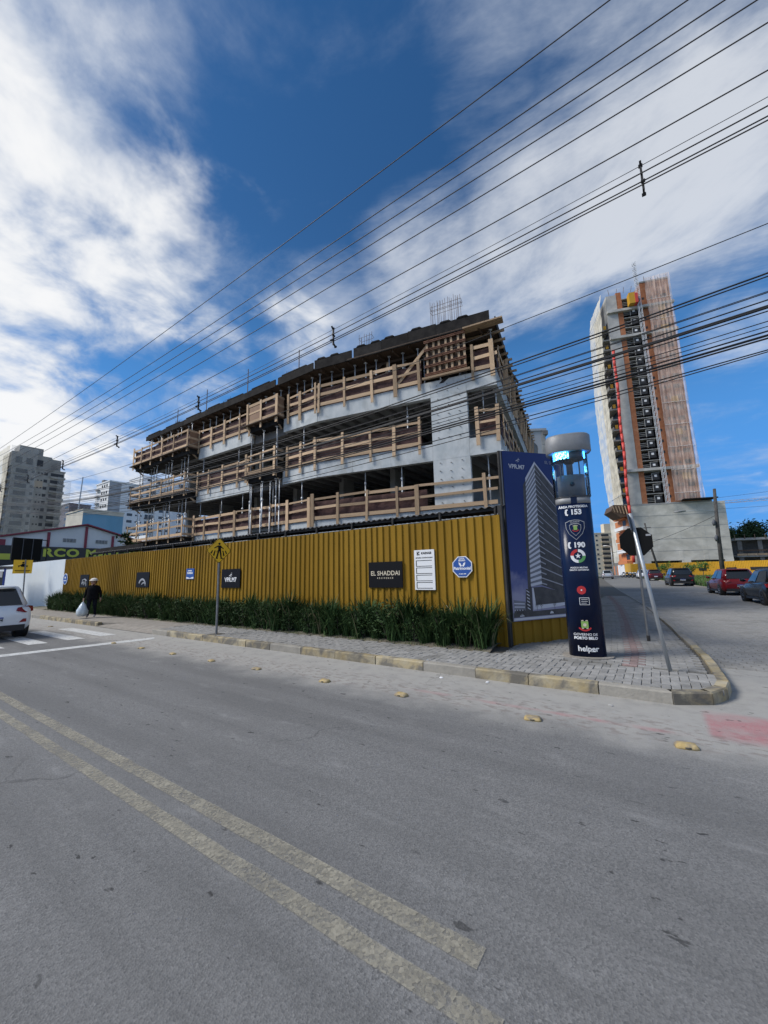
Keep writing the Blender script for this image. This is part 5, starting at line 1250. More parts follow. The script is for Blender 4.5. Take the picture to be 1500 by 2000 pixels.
# low concrete frame at the far right
lf = empty('concrete_frame', (34, 140, 0), 0, 'low unfinished concrete frame with timber forms beyond the podium', 'building')
fx = Vector((.947, .322, 0)); o_ = Vector((17.5, 131, 0))
for z in (4.0, 8.2): MB().prism([o_+Vector((0, 0, z)), o_+fx*34+Vector((0, 0, z)), o_+fx*34+Vector((-4, 12, z)), o_+Vector((-4, 12, z))], (0, 0, .55)).build('floor_slab', 'concrete_grey', lf)
for k in range(9): p = o_+fx*(k*4.2+.5)+Vector((0, .6, 0)); MB().prism([p, p+fx*.9, p+fx*.9+Vector((0, .9, 0)), p+Vector((0, .9, 0))], (0, 0, 8.2)).build('column', 'concrete_dark', lf)
MB().prism([o_+Vector((-.9, 5, 0)), o_+fx*34+Vector((-.9, 5, 0)), o_+fx*34+Vector((-1, 5.3, 0)), o_+Vector((-1, 5.3, 0))], (0, 0, 8.2)).build('back_wall', 'concrete_dark', lf)
for k in range(16):
    p = o_+fx*(k*2.1)+Vector((0, -.1, 4.6)); plank('form_board', p, p+fx*2.0, .5, .08, 'wood', lf); plank('form_board', p+Vector((0, 0, 1.0)), p+fx*2.0+Vector((0, 0, 1.0)), .3, .08, 'wood_dark', lf)
    plank('upright', p+Vector((0, 0, 3.9)), p+Vector((0, 0, 5.0)), .12, .12, 'rebar', lf)
# tower crane: jib over the far right, mast out beyond
cr = empty('tower_crane', (120, 262, 0), 0, 'slender tower crane with a long level jib above the low frame', 'crane')
mb = MB(); zj = 32.0; p0_, p1_ = Vector((30, 246, zj)), Vector((120, 262, zj)); dj = (p1_-p0_)/40
for k in range(40):
    a_ = p0_+dj*k; b_ = a_+dj; tp_ = Vector((0, 0, 1.5)); mb.bar(a_, b_, .16, .16); mb.bar(a_+tp_*.8, b_+tp_*.8, .16, .16); mb.bar(a_, a_+dj*.5+tp_*.8, .1, .1); mb.bar(a_+dj*.5+tp_*.8, b_, .1, .1)
mb.build('jib', 'crane_paint', cr); MB().box(118.8, 121.2, 260.8, 263.2, 0, 38).build('mast', 'crane_paint', cr)
MB().box(60.5, 61.7, 250.6, 251.8, zj-2.6, zj).build('trolley', 'crane_paint', cr); MB().box(66, 75, 253, 255.4, zj-9.5, zj-6).build('counterweight', 'crane_red', cr); MB().tube((70, 254, zj-6), (70, 254, zj), .1, 5).build('sling', 'crane_paint', cr)

# grass verge on the right, weeds, tree
vv = [(ksd(y)+6.6, y) for y in (24, 32, 45, 60, 80, 100, 108)] + [(60, 108), (60, 24)]
vgr = MB().add([(x, y, .03) for x, y in vv], [tuple(range(len(vv)))]).build('grass_verge', 'lawn', fix=False); vgr['kind'] = 'structure'
tf = MB(); rg = random.Random(9)
for i in range(9000):
    y = 34+66*rg.random()**1.2; x = ksd(y)+6.5+rg.random()**1.5*16; h = rg.uniform(.12, .45)*(1.3 if rg.random() < .2 else 1); an = rg.uniform(0, 6.28); w = .035; dx, dy = math.cos(an), math.sin(an)
    tf.add([(x-dy*w, y+dx*w, 0), (x+dy*w, y-dx*w, 0), (x+dx*h*.4, y+dy*h*.4, h)], [(0, 1, 2)], 0 if rg.random() < .8 else 1)
tag(tf.build('tall_grass', ['leaf_green', 'leaf_dry'], fix=False), 'rough tall grass covering the vacant lot beside the parked cars', 'grass', kind='stuff')
def tree(name, loc, h, rad, n, leaf, label, m='leaf_dark', trunk=.25, cat='tree', group=None, low=.35):
    r_ = random.Random(hash(name+str(loc)) % 1000 if False else int(abs(loc[0]*7+loc[1]*3))); e = empty(name, loc, 0, label, cat, group); tm = MB()
    tips = []
    tm.path([(0, 0, -.1), (.05*h*.1, 0, h*.25), (.1, .05, h*.55)], [trunk, trunk*.75, trunk*.45], 8)
    for k in range(9):
        an = r_.uniform(0, 6.28); z0 = h*r_.uniform(.3, .55); e1 = Vector((math.cos(an)*rad*r_.uniform(.4, .85), math.sin(an)*rad*r_.uniform(.4, .85), h*r_.uniform(.5, .95)))
        tm.path([(.06, .03, z0), e1*.5+Vector((0, 0, z0*.3)), e1], [trunk*.4, trunk*.22, trunk*.08], 5); tips.append(e1); tips.append(e1*.75+Vector((0, 0, h*.15)))
    tm.build('trunk', 'bark', e, True, world=False); cm = MB()
    for i in range(n):
        c = r_.choice(tips); d = Vector((r_.gauss(0, 1), r_.gauss(0, 1), r_.gauss(0, .7)))*rad*.24; p = c+d; p.z = max(h*low, p.z)
        a_ = Vector((r_.gauss(0, 1), r_.gauss(0, 1), r_.gauss(0, .6))).normalized(); b_ = a_.orthogonal().normalized(); s_ = leaf*r_.uniform(.6, 1.4)
        cm.add([p-a_*s_, p+b_*s_*.5, p+a_*s_, p-b_*s_*.5], [(0, 1, 2, 3)])
    cm.build('crown', m, e, world=False, fix=False); return e
tree('broad_tree', (21.5, 150, 0), 13.0, 5.5, 6500, .42, 'rounded dark green tree behind the low concrete frame', 'leaf_dark', .35)
tree('broad_tree', (27, 152, 0), 9.8, 3.6, 3500, .36, 'smaller grey-green tree beside the rounded tree', 'leaf_dark', .3)
for i, (x, y, h) in enumerate(((1.6, 84, 2.6), (4.6, 76, 2.2), (6.3, 80, 2.6))):
    tree('verge_shrub', (x, y, 0), h, 1.1, 380, .12, 'loose leafy shrub on the grass before the far yellow fence', 'leaf_green', .06, 'shrub', 'shrubs before the far fence')
# ------------------------------------------------------------------ left side: hoarding, warehouse, town
wh = empty('white_hoarding', (-38, 8.25, 0), 0, 'smooth white hoarding wall beyond the end of the yellow fence', 'fence')
for i in range(9): MB().box(-27.32-(i+1)*2.4, -27.32-i*2.4-.012, 8.2, 8.26, .02, 2.83).build('panel', 'white_hoarding', wh)
MB().box(-49, -27.3, 8.19, 8.27, -.02, .05).build('sole_plate', 'dark_wall', wh)
wx = -50.0
wa = empty('warehouse', (-55, 16.5, 0), 0, 'white gabled warehouse with dark red trim and a dark shop band', 'warehouse')
gab = [(9.6, 0), (23.4, 0), (23.4, 5.55), (16.5, 7.45), (9.6, 5.72)]
MB().prism([(wx, y, z) for y, z in gab], (-22, 0, 0)).build('wall', 'white_wall', wa)
for (y0, z0), (y1, z1) in (((9.4, 5.70), (16.5, 7.50)), ((16.5, 7.50), (23.6, 5.52))):
    MB().prism([(wx+.35, y0, z0), (wx+.35, y1, z1), (wx+.35, y1, z1+.14), (wx+.35, y0, z0+.14)], (-22.6, 0, 0)).build('roof', 'red_trim', wa)
for y, w in ((9.7, .55), (13.3, .22), (16.45, .22), (19.0, .22), (23.1, .4)): MB().box(wx+.001, wx+.12, y, y+w, 0, 5.9+(1.45 if 15 < y < 18 else (.6 if 12 < y < 20 else -.3))).build('pilaster', 'red_trim', wa)
for y in (14.6, 17.5):
    lv = MB()
    for k in range(4): lv.box(wx+.002, wx+.06, y, y+1.1, 5.62+k*.10, 5.66+k*.10)
    lv.build('louvre', 'dark_wall', wa)
    for k in range(3): MB().box(wx+.01, wx+.07, y+.27+k*.28, y+.30+k*.28, 5.6, 6.0).build('louvre_bar', 'white_wall', wa)
bnd = MB().box(wx+.13, wx+.5, 4.0, 24, 3.05, 5.03).build('sign_band', 'dark_band', wa)
fnw = lambda u, v: Vector((wx+.51, 16.4+u, 4.42+v))
mb = MB(); flat(mb, text_geo('TURCO MALUCO', 1.08, .05, spacing=1.14, xscale=1.22), lambda u, v: fnw(u+.35, v)); o = mb.build('sign_lettering', 'lime_print', None, fix=False); reparent(o, wa)
mb = MB(); flat(mb, text_geo('mais barato', .62, .02), lambda u, v: fnw(u-.6, v-.82)); o = mb.build('sign_lettering', 'white_print', None, fix=False); reparent(o, wa)
MB().box(wx+.51, wx+.56, 5.5, 11.6, 3.7, 4.25).build('lime_strip', 'lime_print', wa)
MB().box(wx+.13, wx+2.5, 4.0, 24, 2.75, 3.0).build('awning', 'dark_wall', wa)
ld = empty('screen_panel', (-40, 11.5, 0), 0, 'black back of a raised display panel in front of the warehouse', 'billboard')
MB().box(-40.2, -39.9, 8.62, 10.36, 3.25, 4.95).build('panel', 'sign_black', ld)
for y in (9.2, 9.78): MB().box(-39.9, -39.86, y, y+.04, 3.27, 4.93).build('rib', 'dark_wall', ld)
for a_, b_ in (((-40, 8.62, 4.97), (-40, 10.74, 4.85)), ((-40, 10.72, 4.87), (-40, 10.72, 0)), ((-40, 8.8, 3.3), (-40, 8.8, 0)), ((-40, 10.2, 3.3), (-40, 10.2, 0)), ((-40, 10.3, 4.2), (-40, 10.72, 4.2))): rod('frame_bar', a_, b_, .03, 'sign_black', ld)
bs = empty('bus_shelter', (-31.5, 6.9, KZ), 0, 'dark bus shelter edge with a notice behind the white car', 'bus shelter')
MB().box(-34.5, -31.3, 5.95, 7.3, 2.42, 2.54).build('roof', 'dark_wall', bs)
for x, y in ((-31.4, 6.6), (-34.4, 6.6)): rod('post', (x, y, 0), (x, y, 2.42), .05, 'plate_blue', bs)
MB().box(-34.4, -34.35, 6.1, 7.2, .4, 2.3).build('panel', 'window_glass', bs); MB().box(-31.42, -31.38, 6.15, 6.5, 1.9, 2.25).build('notice', 'white_print', bs)
tree('young_palm', (-28.6, 12.0, 0), 4.9, .75, 330, .14, 'small dark leafy tree showing above the fence before the shop sign', 'leaf_dark', .05, 'tree', None, .62)

XP = (0, 1, 0)
# netted concrete tower: front faces +x, narrow side faces the street
e = block('netted_concrete_tower', 'grey unfinished concrete tower wrapped in torn safety netting', (-212, 42.6, 0), XP, 17.4, 14, 49, 'left_concrete', 15,
      [(1.2, 5.0, .5, 2.2, 'window_dark'), (6.2, 7.2, 1.0, 2.2, 'window_dark'), (8.3, 8.8, 1.2, 1.8, 'window_dark'), (9.4, 9.9, 1.2, 1.8, 'window_dark'), (10.4, 11.6, .9, 2.2, 'window_dark'), (12.6, 17.0, .9, 2.3, 'window_dark'), (12.4, 17.6, -.1, .75, 'left_concrete', .9), (.6, 5.4, -.1, .3, 'left_concrete', .6)],
      [(1, 6, .5, 2.3, 'window_dark'), (.5, 7, -.1, .5, 'left_concrete', 1.1)], roof=[(-.5, 12.5, 0, 13, 6.0, 'left_concrete'), (2.0, 9.8, 2, 10, 9.5, 'left_concrete'), (12.5, 16.6, 3, 3.4, 6.0, 'left_concrete')], base=2)
for k in range(3): MB().box(-211.98, -211.9, -.0+43.3+k*3.4, 45.4+k*3.4, 50.3, 53).build('window', 'window_dark', e)
MB().box(-211.99, -211.95, 50.0, 52.8, 41, 44).build('brick_patch', 'tan_wall', e)
def netx(fn, nu, nv, m, par):
    mb = MB()
    for i in range(nu+1):
        for j in range(nv+1): mb.v.append(tuple(fn(i/nu, j/nv)))
    for i in range(nu):
        for j in range(nv): q = i*(nv+1)+j; mb.f.append((q, q+nv+1, q+nv+2, q+1)); mb.m.append(0)
    return mb.build('net', m, par, True, fix=False)
netx(lambda u, v: Vector((-210.6+.4*mnoise.noise((u*6, v*9, 1)), 41.4+8.5*u, 1+56*v)), 10, 30, 'net_grey', e)
netx(lambda u, v: Vector((-210.5+.4*mnoise.noise((u*6, v*9, 5)), 57.3+5*u, 1+46*v-1.5*u)), 8, 30, 'net_grey', e)
netx(lambda u, v: Vector((-211+(-15)*u, 41.0+.4*mnoise.noise((u*6, v*9, 9)), 1+56*v)), 10, 30, 'net_cream', e)
block('dark_apartments', 'dark slate apartment block between the netted tower and the blue building', (-236, 70.0, 0), XP, 9, 14, 39.5, 'purple_wall', 13, [(1, 3.4, .3, 1.3, 'dark_wall', .5), (5, 5.8, 1.0, 1.9), (6.6, 7.4, 1.0, 1.9)], sidewins=[(1, 5, 1, 2)])
block('blue_netted_building', 'low building sheeted in blue netting behind the warehouse', (-154, 49.6, 0), XP, 12.0, 15, 24.8, 'net_blue', 1, [(0, 12, 22.8, 23.8, 'beige_wall', .1)], [(0, 15, 0, 23.5, 'beige_wall', .05)], m2='beige_wall')
rod('antenna', (-160, 50.0, 24), (-159.6, 50.3, 37), .18, 'galv', None); a_ = [x for x in col.objects if x.name.startswith('antenna')][-1]; tag(a_, 'thin antenna mast rising above the blue netted building', 'antenna')
block('white_apartments', 'white apartment block with dark balcony windows and a grey corner band', (-180, 66, 0), XP, 26, 13, 41.6, 'white_wall', 14,
      [(-.1, 4.3, -.2, 2.8, 'grey_wall', .04), (7.2, 9.2, .9, 2.0), (10.4, 11.2, 1.1, 1.7), (12.3, 13.0, 1.1, 1.7), (14.2, 17.6, .35, 2.2, 'window_glass', .1), (14.0, 17.8, .2, .8, 'dark_wall', .5), (20, 22, .9, 2.0), (23, 24.5, 1.0, 1.9)],
      [(2, 3, 1, 2.1), (4.2, 5.2, 1, 2.1), (6.4, 7.4, 1, 2.1), (9, 12, .2, .7, 'grey_wall', .8)], roof=[(1, 3, 9, 11, 2.2, 'concrete_dark')], base=1.5)
block('tall_white_block', 'taller white apartment block seen through the scaffolded corner', (-195, 85, 0), XP, 30, 14, 50, 'white_wall', 16, [(2, 4, .9, 2.0), (6, 9, .4, 2.1), (12, 14, .9, 2.0), (17, 20, .4, 2.1), (24, 26, .9, 2)], base=1.5)
block('pale_shop_block', 'low pale building seen behind the open end of the construction', (-75, 34, 0), XP, 22, 12, 9.0, 'white_wall', 3, [(2, 4, .9, 2.0), (6, 9, .4, 2.1), (12, 14, .9, 2.0), (17, 20, .4, 2.1)], base=.3)
# ------------------------------------------------------------------ cars
def make_car(paint, label, kind='hatch', plate='', group=None, rim='rim', L_=3.95, Wd=1.72, Hh=1.50):
    """x forward, y left; origin on the ground at the centre"""
    e = empty('parked_car', (0, 0, 0), 0, label, 'car', group); hw = Wd/2; hl = L_/2
    # body stations: x, half width, bottom, belt height, shoulder inset
    bt = .92 if kind != 'suv' else 1.0; hd = .80 if kind != 'suv' else .92
    st_ = [(-hl, hw*.80, .40, bt-.20, .10), (-hl+.06, hw*.93, .28, bt-.02, .07), (-hl+.30, hw*.985, .22, bt+.05, .06), (-hl+.9, hw, .20, bt+.04, .05), (-.2, hw, .20, bt, .05), (hl-1.25, hw*.995, .20, bt-.03, .05), (hl-.75, hw*.98, .21, hd+.02, .08), (hl-.30, hw*.92, .24, hd-.08, .10), (hl-.08, hw*.80, .28, hd-.22, .10), (hl, hw*.68, .36, hd-.34, .08)]
    rings = []
    for x, w, z0, z1, ins in st_:
        h = z1-z0
        half = [(w*.86, z0), (w*.975, z0+h*.14), (w, z0+h*.40), (w*.995, z0+h*.62), (w-ins*.35, z0+h*.84), (w-ins, z1-.03), (w-ins-.10, z1), (w*.4, z1+.015)]
        rings.append([(x, y, z) for y, z in half] + [(x, -y, z) for y, z in reversed(half)])
    MB().rings(rings).build('body', paint, e, True, world=False)
    # cabin: belt loop to roof loop
    if kind == 'sedan': xb, xf, rb, rf = -hl+.75, hl-1.05, -hl+1.25, hl-1.85
    elif kind == 'suv': xb, xf, rb, rf = -hl+.10, hl-1.02, -hl+.32, hl-1.75
    else: xb, xf, rb, rf = -hl+.10, hl-.98, -hl+.48, hl-1.72
    wb, wr = hw-.075, hw-.27; zb = bt-.01; zr = Hh
    base = [(xb, wb*.84), (xb+.22, wb), ((xb+xf)/2, wb), (xf-.30, wb*.97), (xf, wb*.72)]
    roof = [(rb, wr*.86), (rb+.16, wr), ((rb+rf)/2, wr*1.02), (rf-.16, wr), (rf, wr*.86)]
    loop = lambda pts, z, dz: [(x, y, z) for x, y in pts] + [(x, -y, z) for x, y in reversed(pts)]
    mid = [((a[0]*.45+b[0]*.55), (a[1]*.42+b[1]*.58)) for a, b in zip(base, roof)]
    rl = [loop(base, zb, 0), loop(mid, zb+(zr-.05-zb)*.55, 0), loop(roof, zr-.05, 0), loop([(x*.93+.0*(rb+rf)/2, y*.86) for x, y in roof], zr, 0)]
    MB().rings(rl).build('cabin', paint, e, True, world=False)
    def pane(p0, p1, q0, q1, name, inset=.10, top=.12):
        a_, b_, c_, d_ = Vector(p0), Vector(p1), Vector(q1), Vector(q0)
        n_ = (b_-a_).cross(d_-a_).normalized(); ce = (a_+b_+c_+d_)/4
        if n_.dot(ce-Vector((ce.x*.6, 0, .7))) < 0: n_ = -n_
        lerp = lambda u, v: (a_*(1-u)+b_*u)*(1-v)+(d_*(1-u)+c_*u)*v
        mb = MB(); mb.prism([lerp(inset, .06)+n_*.006, lerp(1-inset, .06)+n_*.006, lerp(1-inset, 1-top)+n_*.012, lerp(inset, 1-top)+n_*.012], n_*.006)
        mb.build(name, 'car_glass', e, world=False)
    for s_ in (1, -1):
        z1 = zr-.05
        bp = [(x, y*s_, zb) for x, y in base]; rp = [(x, y*s_, z1) for x, y in roof]
        pane(bp[1], bp[2], rp[1], rp[2], 'side_window', .05, .10); pane(bp[2], bp[3], rp[2], rp[3], 'side_window', .05, .10)
    pane((base[0][0], base[0][1], zb), (base[0][0], -base[0][1], zb), (roof[0][0], roof[0][1], zr-.05), (roof[0][0], -roof[0][1], zr-.05), 'rear_window', .04, .10)
    pane((base[4][0], base[4][1], zb), (base[4][0], -base[4][1], zb), (roof[4][0], roof[4][1], zr-.05), (roof[4][0], -roof[4][1], zr-.05), 'windscreen', .04, .08)
    for s_ in (1, -1):
        for x in (-hl+.72, hl-.78):
            y = s_*(hw-.085)
            MB().tube((x, s_*(hw-.24), .315), (x, s_*(hw+.004), .315), .355, 24).build('wheel_arch', 'trim_black', e, True, world=False)
            w_ = MB().path([(x, y-s_*.10, .305), (x, y-s_*.095, .305), (x, y+s_*.085, .305), (x, y+s_*.095, .305)], [.27, .30, .30, .27], 24).build('wheel', 'tyre', e, True, world=False)
            rm = MB(); rm.tube((x, y+s_*.08, .305), (x, y+s_*.098, .305), .19, 20)
            rm.build('rim', rim, w_, world=False)
            sp = MB()
            for k in range(5):
                a_ = k*math.pi*.4+.3; sp.bar((x+.16*math.cos(a_), y+s_*.10, .305+.16*math.sin(a_)), (x+.08*math.cos(a_), y+s_*.10, .305+.08*math.sin(a_)), .05, .012, (math.cos(a_+1.57), 0, math.sin(a_+1.57)))
            sp.build('rim_gaps', 'tyre', w_, world=False)['kind'] = 'stuff'
        # lamps and mirrors
        tl = MB(); tl.prism([(-hl+.16, s_*(hw*.985), bt-.16), (-hl+.02, s_*(hw*.74), bt-.19), (-hl-.005, s_*(hw*.52), bt-.13), (-hl+.03, s_*(hw*.56), bt-.04), (-hl+.10, s_*(hw*.86), bt+.0), (-hl+.30, s_*(hw*1.0), bt-.02)], (-.03, s_*.012, .0)); tl.build('tail_light', 'tail_red', e, world=False)
        MB().prism([(hl-.30, s_*hw*.95, hd-.20), (hl-.06, s_*hw*.62, hd-.28), (hl-.10, s_*hw*.62, hd-.16), (hl-.40, s_*hw*.96, hd-.09)], (.02, s_*.012, .01)).build('headlight', 'headlight', e, world=False)
        MB().path([(hl-1.32, s_*(hw-.04), bt+.05), (hl-1.34, s_*(hw+.06), bt+.07), (hl-1.34, s_*(hw+.17), bt+.09)], [.03, .075, .05], 8).build('mirror', paint, e, True, world=False)
        MB().box(-.55, -.35, s_*(hw-.004)-.012, s_*(hw-.004)+.012, bt-.17, bt-.145).build('door_handle', 'trim_black', e, world=False)
        MB().box(-hl+1.15, hl-1.2, s_*(hw-.02)-.02, s_*(hw-.02)+.02, .20, .30).build('sill', 'trim_black', e, world=False)
        MB().prism([(-hl-.012, s_*hw*.62, .46), (-hl-.012, s_*hw*.80, .47), (-hl-.012, s_*hw*.80, .56), (-hl-.012, s_*hw*.72, .56)], (.08, 0, 0)).build('reflector', 'tail_red', e, world=False)
    MB().box(-hl-.012, -hl+.3, -hw*.78, hw*.78, .24, .40).build('rear_bumper', 'trim_black', e, world=False); MB().box(hl-.25, hl+.012, -hw*.6, hw*.6, .26, .42).build('front_grille', 'trim_black', e, world=False)
    pl = MB().box(-hl-.025, -hl+.02, -.20, .20, .50, .63).build('number_plate', 'plate_white', e, world=False)
    MB().box(-hl-.028, -hl+.02, -.20, .20, .60, .632).build('plate_band', 'plate_blue', pl, world=False)
    if plate:
        mb = MB(); flat(mb, text_geo(plate, .10, .003), lambda u, v: Vector((-hl-.0275, -u, .552+v))); mb.build('plate_text', 'sign_black', pl, world=False, fix=False)
    MB().tube((rb+.25, 0, zr-.01), (rb+.05, 0, zr+.20), .008, 6).build('antenna', 'trim_black', e, world=False)
    MB().box(rb-.16, rb+.05, -wr*.8, wr*.8, zr-.055, zr-.025).build('spoiler', paint, e, world=False)
    return e
SH = math.atan2(1, -.110)                          # heading of the side street
def at_car(e, x, y, h): e.location = (x, y, 0); e.rotation_euler = (0, 0, h); return e
w = at_car(make_car('car_white', 'white hatchback driving away over the zebra crossing', 'hatch', 'RXL7B94', Wd=1.75, Hh=1.51), -17.25, 3.10, math.pi); w.name = 'white_car'
mb = MB(); flat(mb, text_geo('Argo', .10, .003), lambda u, v: Vector((-1.99, .42-u, .80+v))); mb.build('badge', 'grey_print', w, world=False, fix=False)
at_car(make_car('car_black', 'glossy black hatchback parked behind the red hatchback', 'hatch', group='cars parked along the side street', rim='rim_dark'), 4.30, 23.9, SH)
at_car(make_car('car_red', 'dark red hatchback parked by the grass verge', 'hatch', 'MKD4F21', 'cars parked along the side street'), 3.72, 31.6, SH)
at_car(make_car('car_black', 'black sport utility car parked between the red and maroon cars', 'suv', 'QJT8C03', 'cars parked along the side street', Hh=1.62, Wd=1.8, rim='rim_dark', L_=4.2), 1.80, 46.8, SH)
at_car(make_car('car_maroon', 'dark maroon saloon parked beyond the black sport utility car', 'sedan', '', 'cars parked along the side street', L_=4.3), -.15, 67.5, SH)
at_car(make_car('car_white', 'white hatchback parked beside the motorcycles', 'hatch', '', 'cars parked along the side street'), -1.75, 80.5, SH)
at_car(make_car('car_silver', 'silver car standing at the far left kerb of the side street', 'sedan', '', None, L_=4.3), -7.0, 80.5, SH)
def motorbike(paint, label, x, y, h):
    e = empty('motorcycle', (x, y, 0), h, label, 'motorcycle', 'motorcycles parked in a row')
    for dx in (-.62, .62):
        mb = MB(); n = 20
        for i in range(n): a_, b_ = 2*math.pi*i/n, 2*math.pi*(i+1)/n; mb.tube((dx+.26*math.cos(a_), 0, .30+.26*math.sin(a_)), (dx+.26*math.cos(b_), 0, .30+.26*math.sin(b_)), .05, 6)
        w_ = mb.build('wheel', 'tyre', e, True, world=False); MB().tube((dx, -.05, .30), (dx, .05, .30), .10, 10).build('hub', 'rim', w_, True, world=False)
    MB().path([(-.75, 0, .78), (-.4, 0, .82), (0, 0, .80), (.15, 0, .86)], [.08, .13, .12, .06], 8).build('seat', 'trim_black', e, True, world=False)
    MB().path([(.05, 0, .82), (.25, 0, .92), (.5, 0, .85)], [.10, .16, .08], 8).build('tank', paint, e, True, world=False)
    MB().path([(-.35, 0, .40), (0, 0, .42), (.25, 0, .5)], [.12, .17, .10], 8).build('engine', 'rim_dark', e, True, world=False)
    MB().path([(.62, 0, .30), (.52, 0, .7), (.42, 0, 1.02)], .035, 6).build('fork', 'rim', e, True, world=False)
    MB().path([(.30, -.36, 1.04), (.42, -.15, 1.05), (.42, .15, 1.05), (.30, .36, 1.04)], .018, 6).build('handlebar', 'trim_black', e, True, world=False)
    MB().path([(.52, 0, .86), (.64, 0, .88)], [.11, .08], 10).build('headlight', 'headlight', e, True, world=False)
    MB().path([(-.55, -.16, .42), (-.1, -.16, .32)], [.05, .03], 8).build('exhaust', 'rim', e, True, world=False)
    MB().path([(-.95, 0, .70), (-.72, 0, .66), (-.45, 0, .60)], [.03, .10, .06], 8).build('tail', paint, e, True, world=False)
for i, (m, t_) in enumerate((('car_black', 'black motorcycle at the end of the row by the yellow hoarding'), ('trim_black', 'black motorcycle between its neighbours in the parked row'), ('car_white', 'white motorcycle parked next to the white hatchback'), ('car_silver', 'silver motorcycle in the parked row'))):
    motorbike(m, t_, -4.9+i*.62, 93-i*1.6, 3.6+i*.1)

# ------------------------------------------------------------------ the walking woman and her bag
def person():
    e = empty('person', (-18.98, 6.72, KZ), R(-8), 'person in black top and dark trousers with a pale hat walking on the pavement', 'person')
    J = {'pel': (0, 0, .80), 'sp': (0, 0, .95), 'ch': (0, -.01, 1.12), 'nk': (0, -.02, 1.25), 'hd0': (0, -.035, 1.33), 'hd1': (0, -.04, 1.42),
         'hl': (-.09, 0, .77), 'kl': (-.10, -.06, .43), 'al': (-.11, .03, .09), 'tl': (-.11, -.12, .045), 'hr': (.09, 0, .77), 'kr': (.10, -.01, .42), 'ar': (.11, .10, .10), 'tr': (.11, -.05, .045),
         'sl': (-.17, -.01, 1.18), 'el': (-.24, .02, .93), 'wl': (-.27, -.04, .72), 'sr': (.17, -.01, 1.18), 'er': (.25, .04, .93), 'wr': (.27, -.02, .72)}
    E_ = [('pel', 'sp'), ('sp', 'ch'), ('ch', 'nk'), ('nk', 'hd0'), ('hd0', 'hd1'), ('pel', 'hl'), ('hl', 'kl'), ('kl', 'al'), ('al', 'tl'), ('pel', 'hr'), ('hr', 'kr'), ('kr', 'ar'), ('ar', 'tr'), ('ch', 'sl'), ('sl', 'el'), ('el', 'wl'), ('ch', 'sr'), ('sr', 'er'), ('er', 'wr')]
    rad = dict(pel=.155, sp=.145, ch=.15, nk=.055, hd0=.075, hd1=.085, hl=.10, kl=.065, al=.042, tl=.035, hr=.10, kr=.065, ar=.042, tr=.035, sl=.068, el=.05, wl=.03, sr=.068, er=.05, wr=.03)
    for sd, s_ in (('l', -1), ('r', 1)):
        w0 = Vector(J['w'+sd]); J['p'+sd] = tuple(w0+Vector((s_*.005, -.012, -.055))); rad['p'+sd] = .03; E_.append(('w'+sd, 'p'+sd))
        for k in range(5):
            d0 = Vector((0, (-.032+.016*k), -.035-.004*(2-abs(k-2)))) if k else Vector((-s_*.01, -.045, -.01))
            J['f%s%d' % (sd, k)] = tuple(Vector(J['p'+sd])+d0); J['g%s%d' % (sd, k)] = tuple(Vector(J['p'+sd])+d0*1.6+Vector((-s_*.018, 0, -.006)))
            rad['f%s%d' % (sd, k)] = .010; rad['g%s%d' % (sd, k)] = .008; E_ += [('p'+sd, 'f%s%d' % (sd, k)), ('f%s%d' % (sd, k), 'g%s%d' % (sd, k))]
    names = list(J); me = bpy.data.meshes.new('body'); me.from_pydata([J[n] for n in names], [(names.index(a), names.index(b)) for a, b in E_], [])
    o = bpy.data.objects.new('body', me); col.objects.link(o)
    sk = o.modifiers.new('skin', 'SKIN'); sk.use_smooth_shade = True
    for i, n in enumerate(names):
        v = me.skin_vertices[0].data[i]; r_ = rad[n]; v.radius = (r_, r_*(.78 if n in ('pel', 'sp', 'ch') else 1)); v.use_root = (n == 'pel')
    o.modifiers.new('sub', 'SUBSURF').render_levels = 1; o.modifiers['sub'].levels = 1
    dg = bpy.context.evaluated_depsgraph_get(); bm_ = bpy.data.meshes.new_from_object(o.evaluated_get(dg)); bpy.data.objects.remove(o)
    bm_.name = 'body'; bm_.materials.clear()
    for m in ('skin', 'cloth_black', 'jeans', 'shoe'): bm_.materials.append(MAT[m])
    for p in bm_.polygons:
        c = p.center; p.use_smooth = True
        p.material_index = 3 if c.z < .10 else (2 if c.z < .78 and abs(c.x) < .21 else (1 if c.z > .745 and c.z < 1.265 else 0))
    b = link('body', bm_, e, False)
    hx = MB(); hc = Vector((0, -.035, 1.40)); rr = []
    for z, q in ((-.10, .085), (-.04, .112), (.03, .115), (.075, .085), (.10, .02)): rr.append([(hc.x+q*.92*math.cos(t), hc.y+.048+q*math.sin(t)*1.0, hc.z+z) for t in (2*math.pi*i/16 for i in range(16))])
    hx.rings(rr[:]); hr = hx.build('hair', 'hair', e, True, world=False)
    # face: plane of skin in front of the hair, nose, eyes, mouth, ears
    fc = MB(); rr = []
    for z, w_, y_ in ((-.115, .035, .075), (-.085, .062, .098), (-.04, .078, .112), (.01, .082, .112), (.045, .075, .10)): rr.append([(hc.x+w_*math.cos(t), hc.y-y_*abs(math.sin(t))*1.02, hc.z+z) for t in (math.pi+math.pi*i/10 for i in range(11))])
    fc.rings(rr, 0, False, False); fc.build('face', 'skin', e, True, world=False)
    MB().path([hc+Vector((0, -.112, -.005)), hc+Vector((0, -.132, -.045)), hc+Vector((0, -.112, -.052))], [.008, .014, .008], 6).build('nose', 'skin', e, True, world=False)
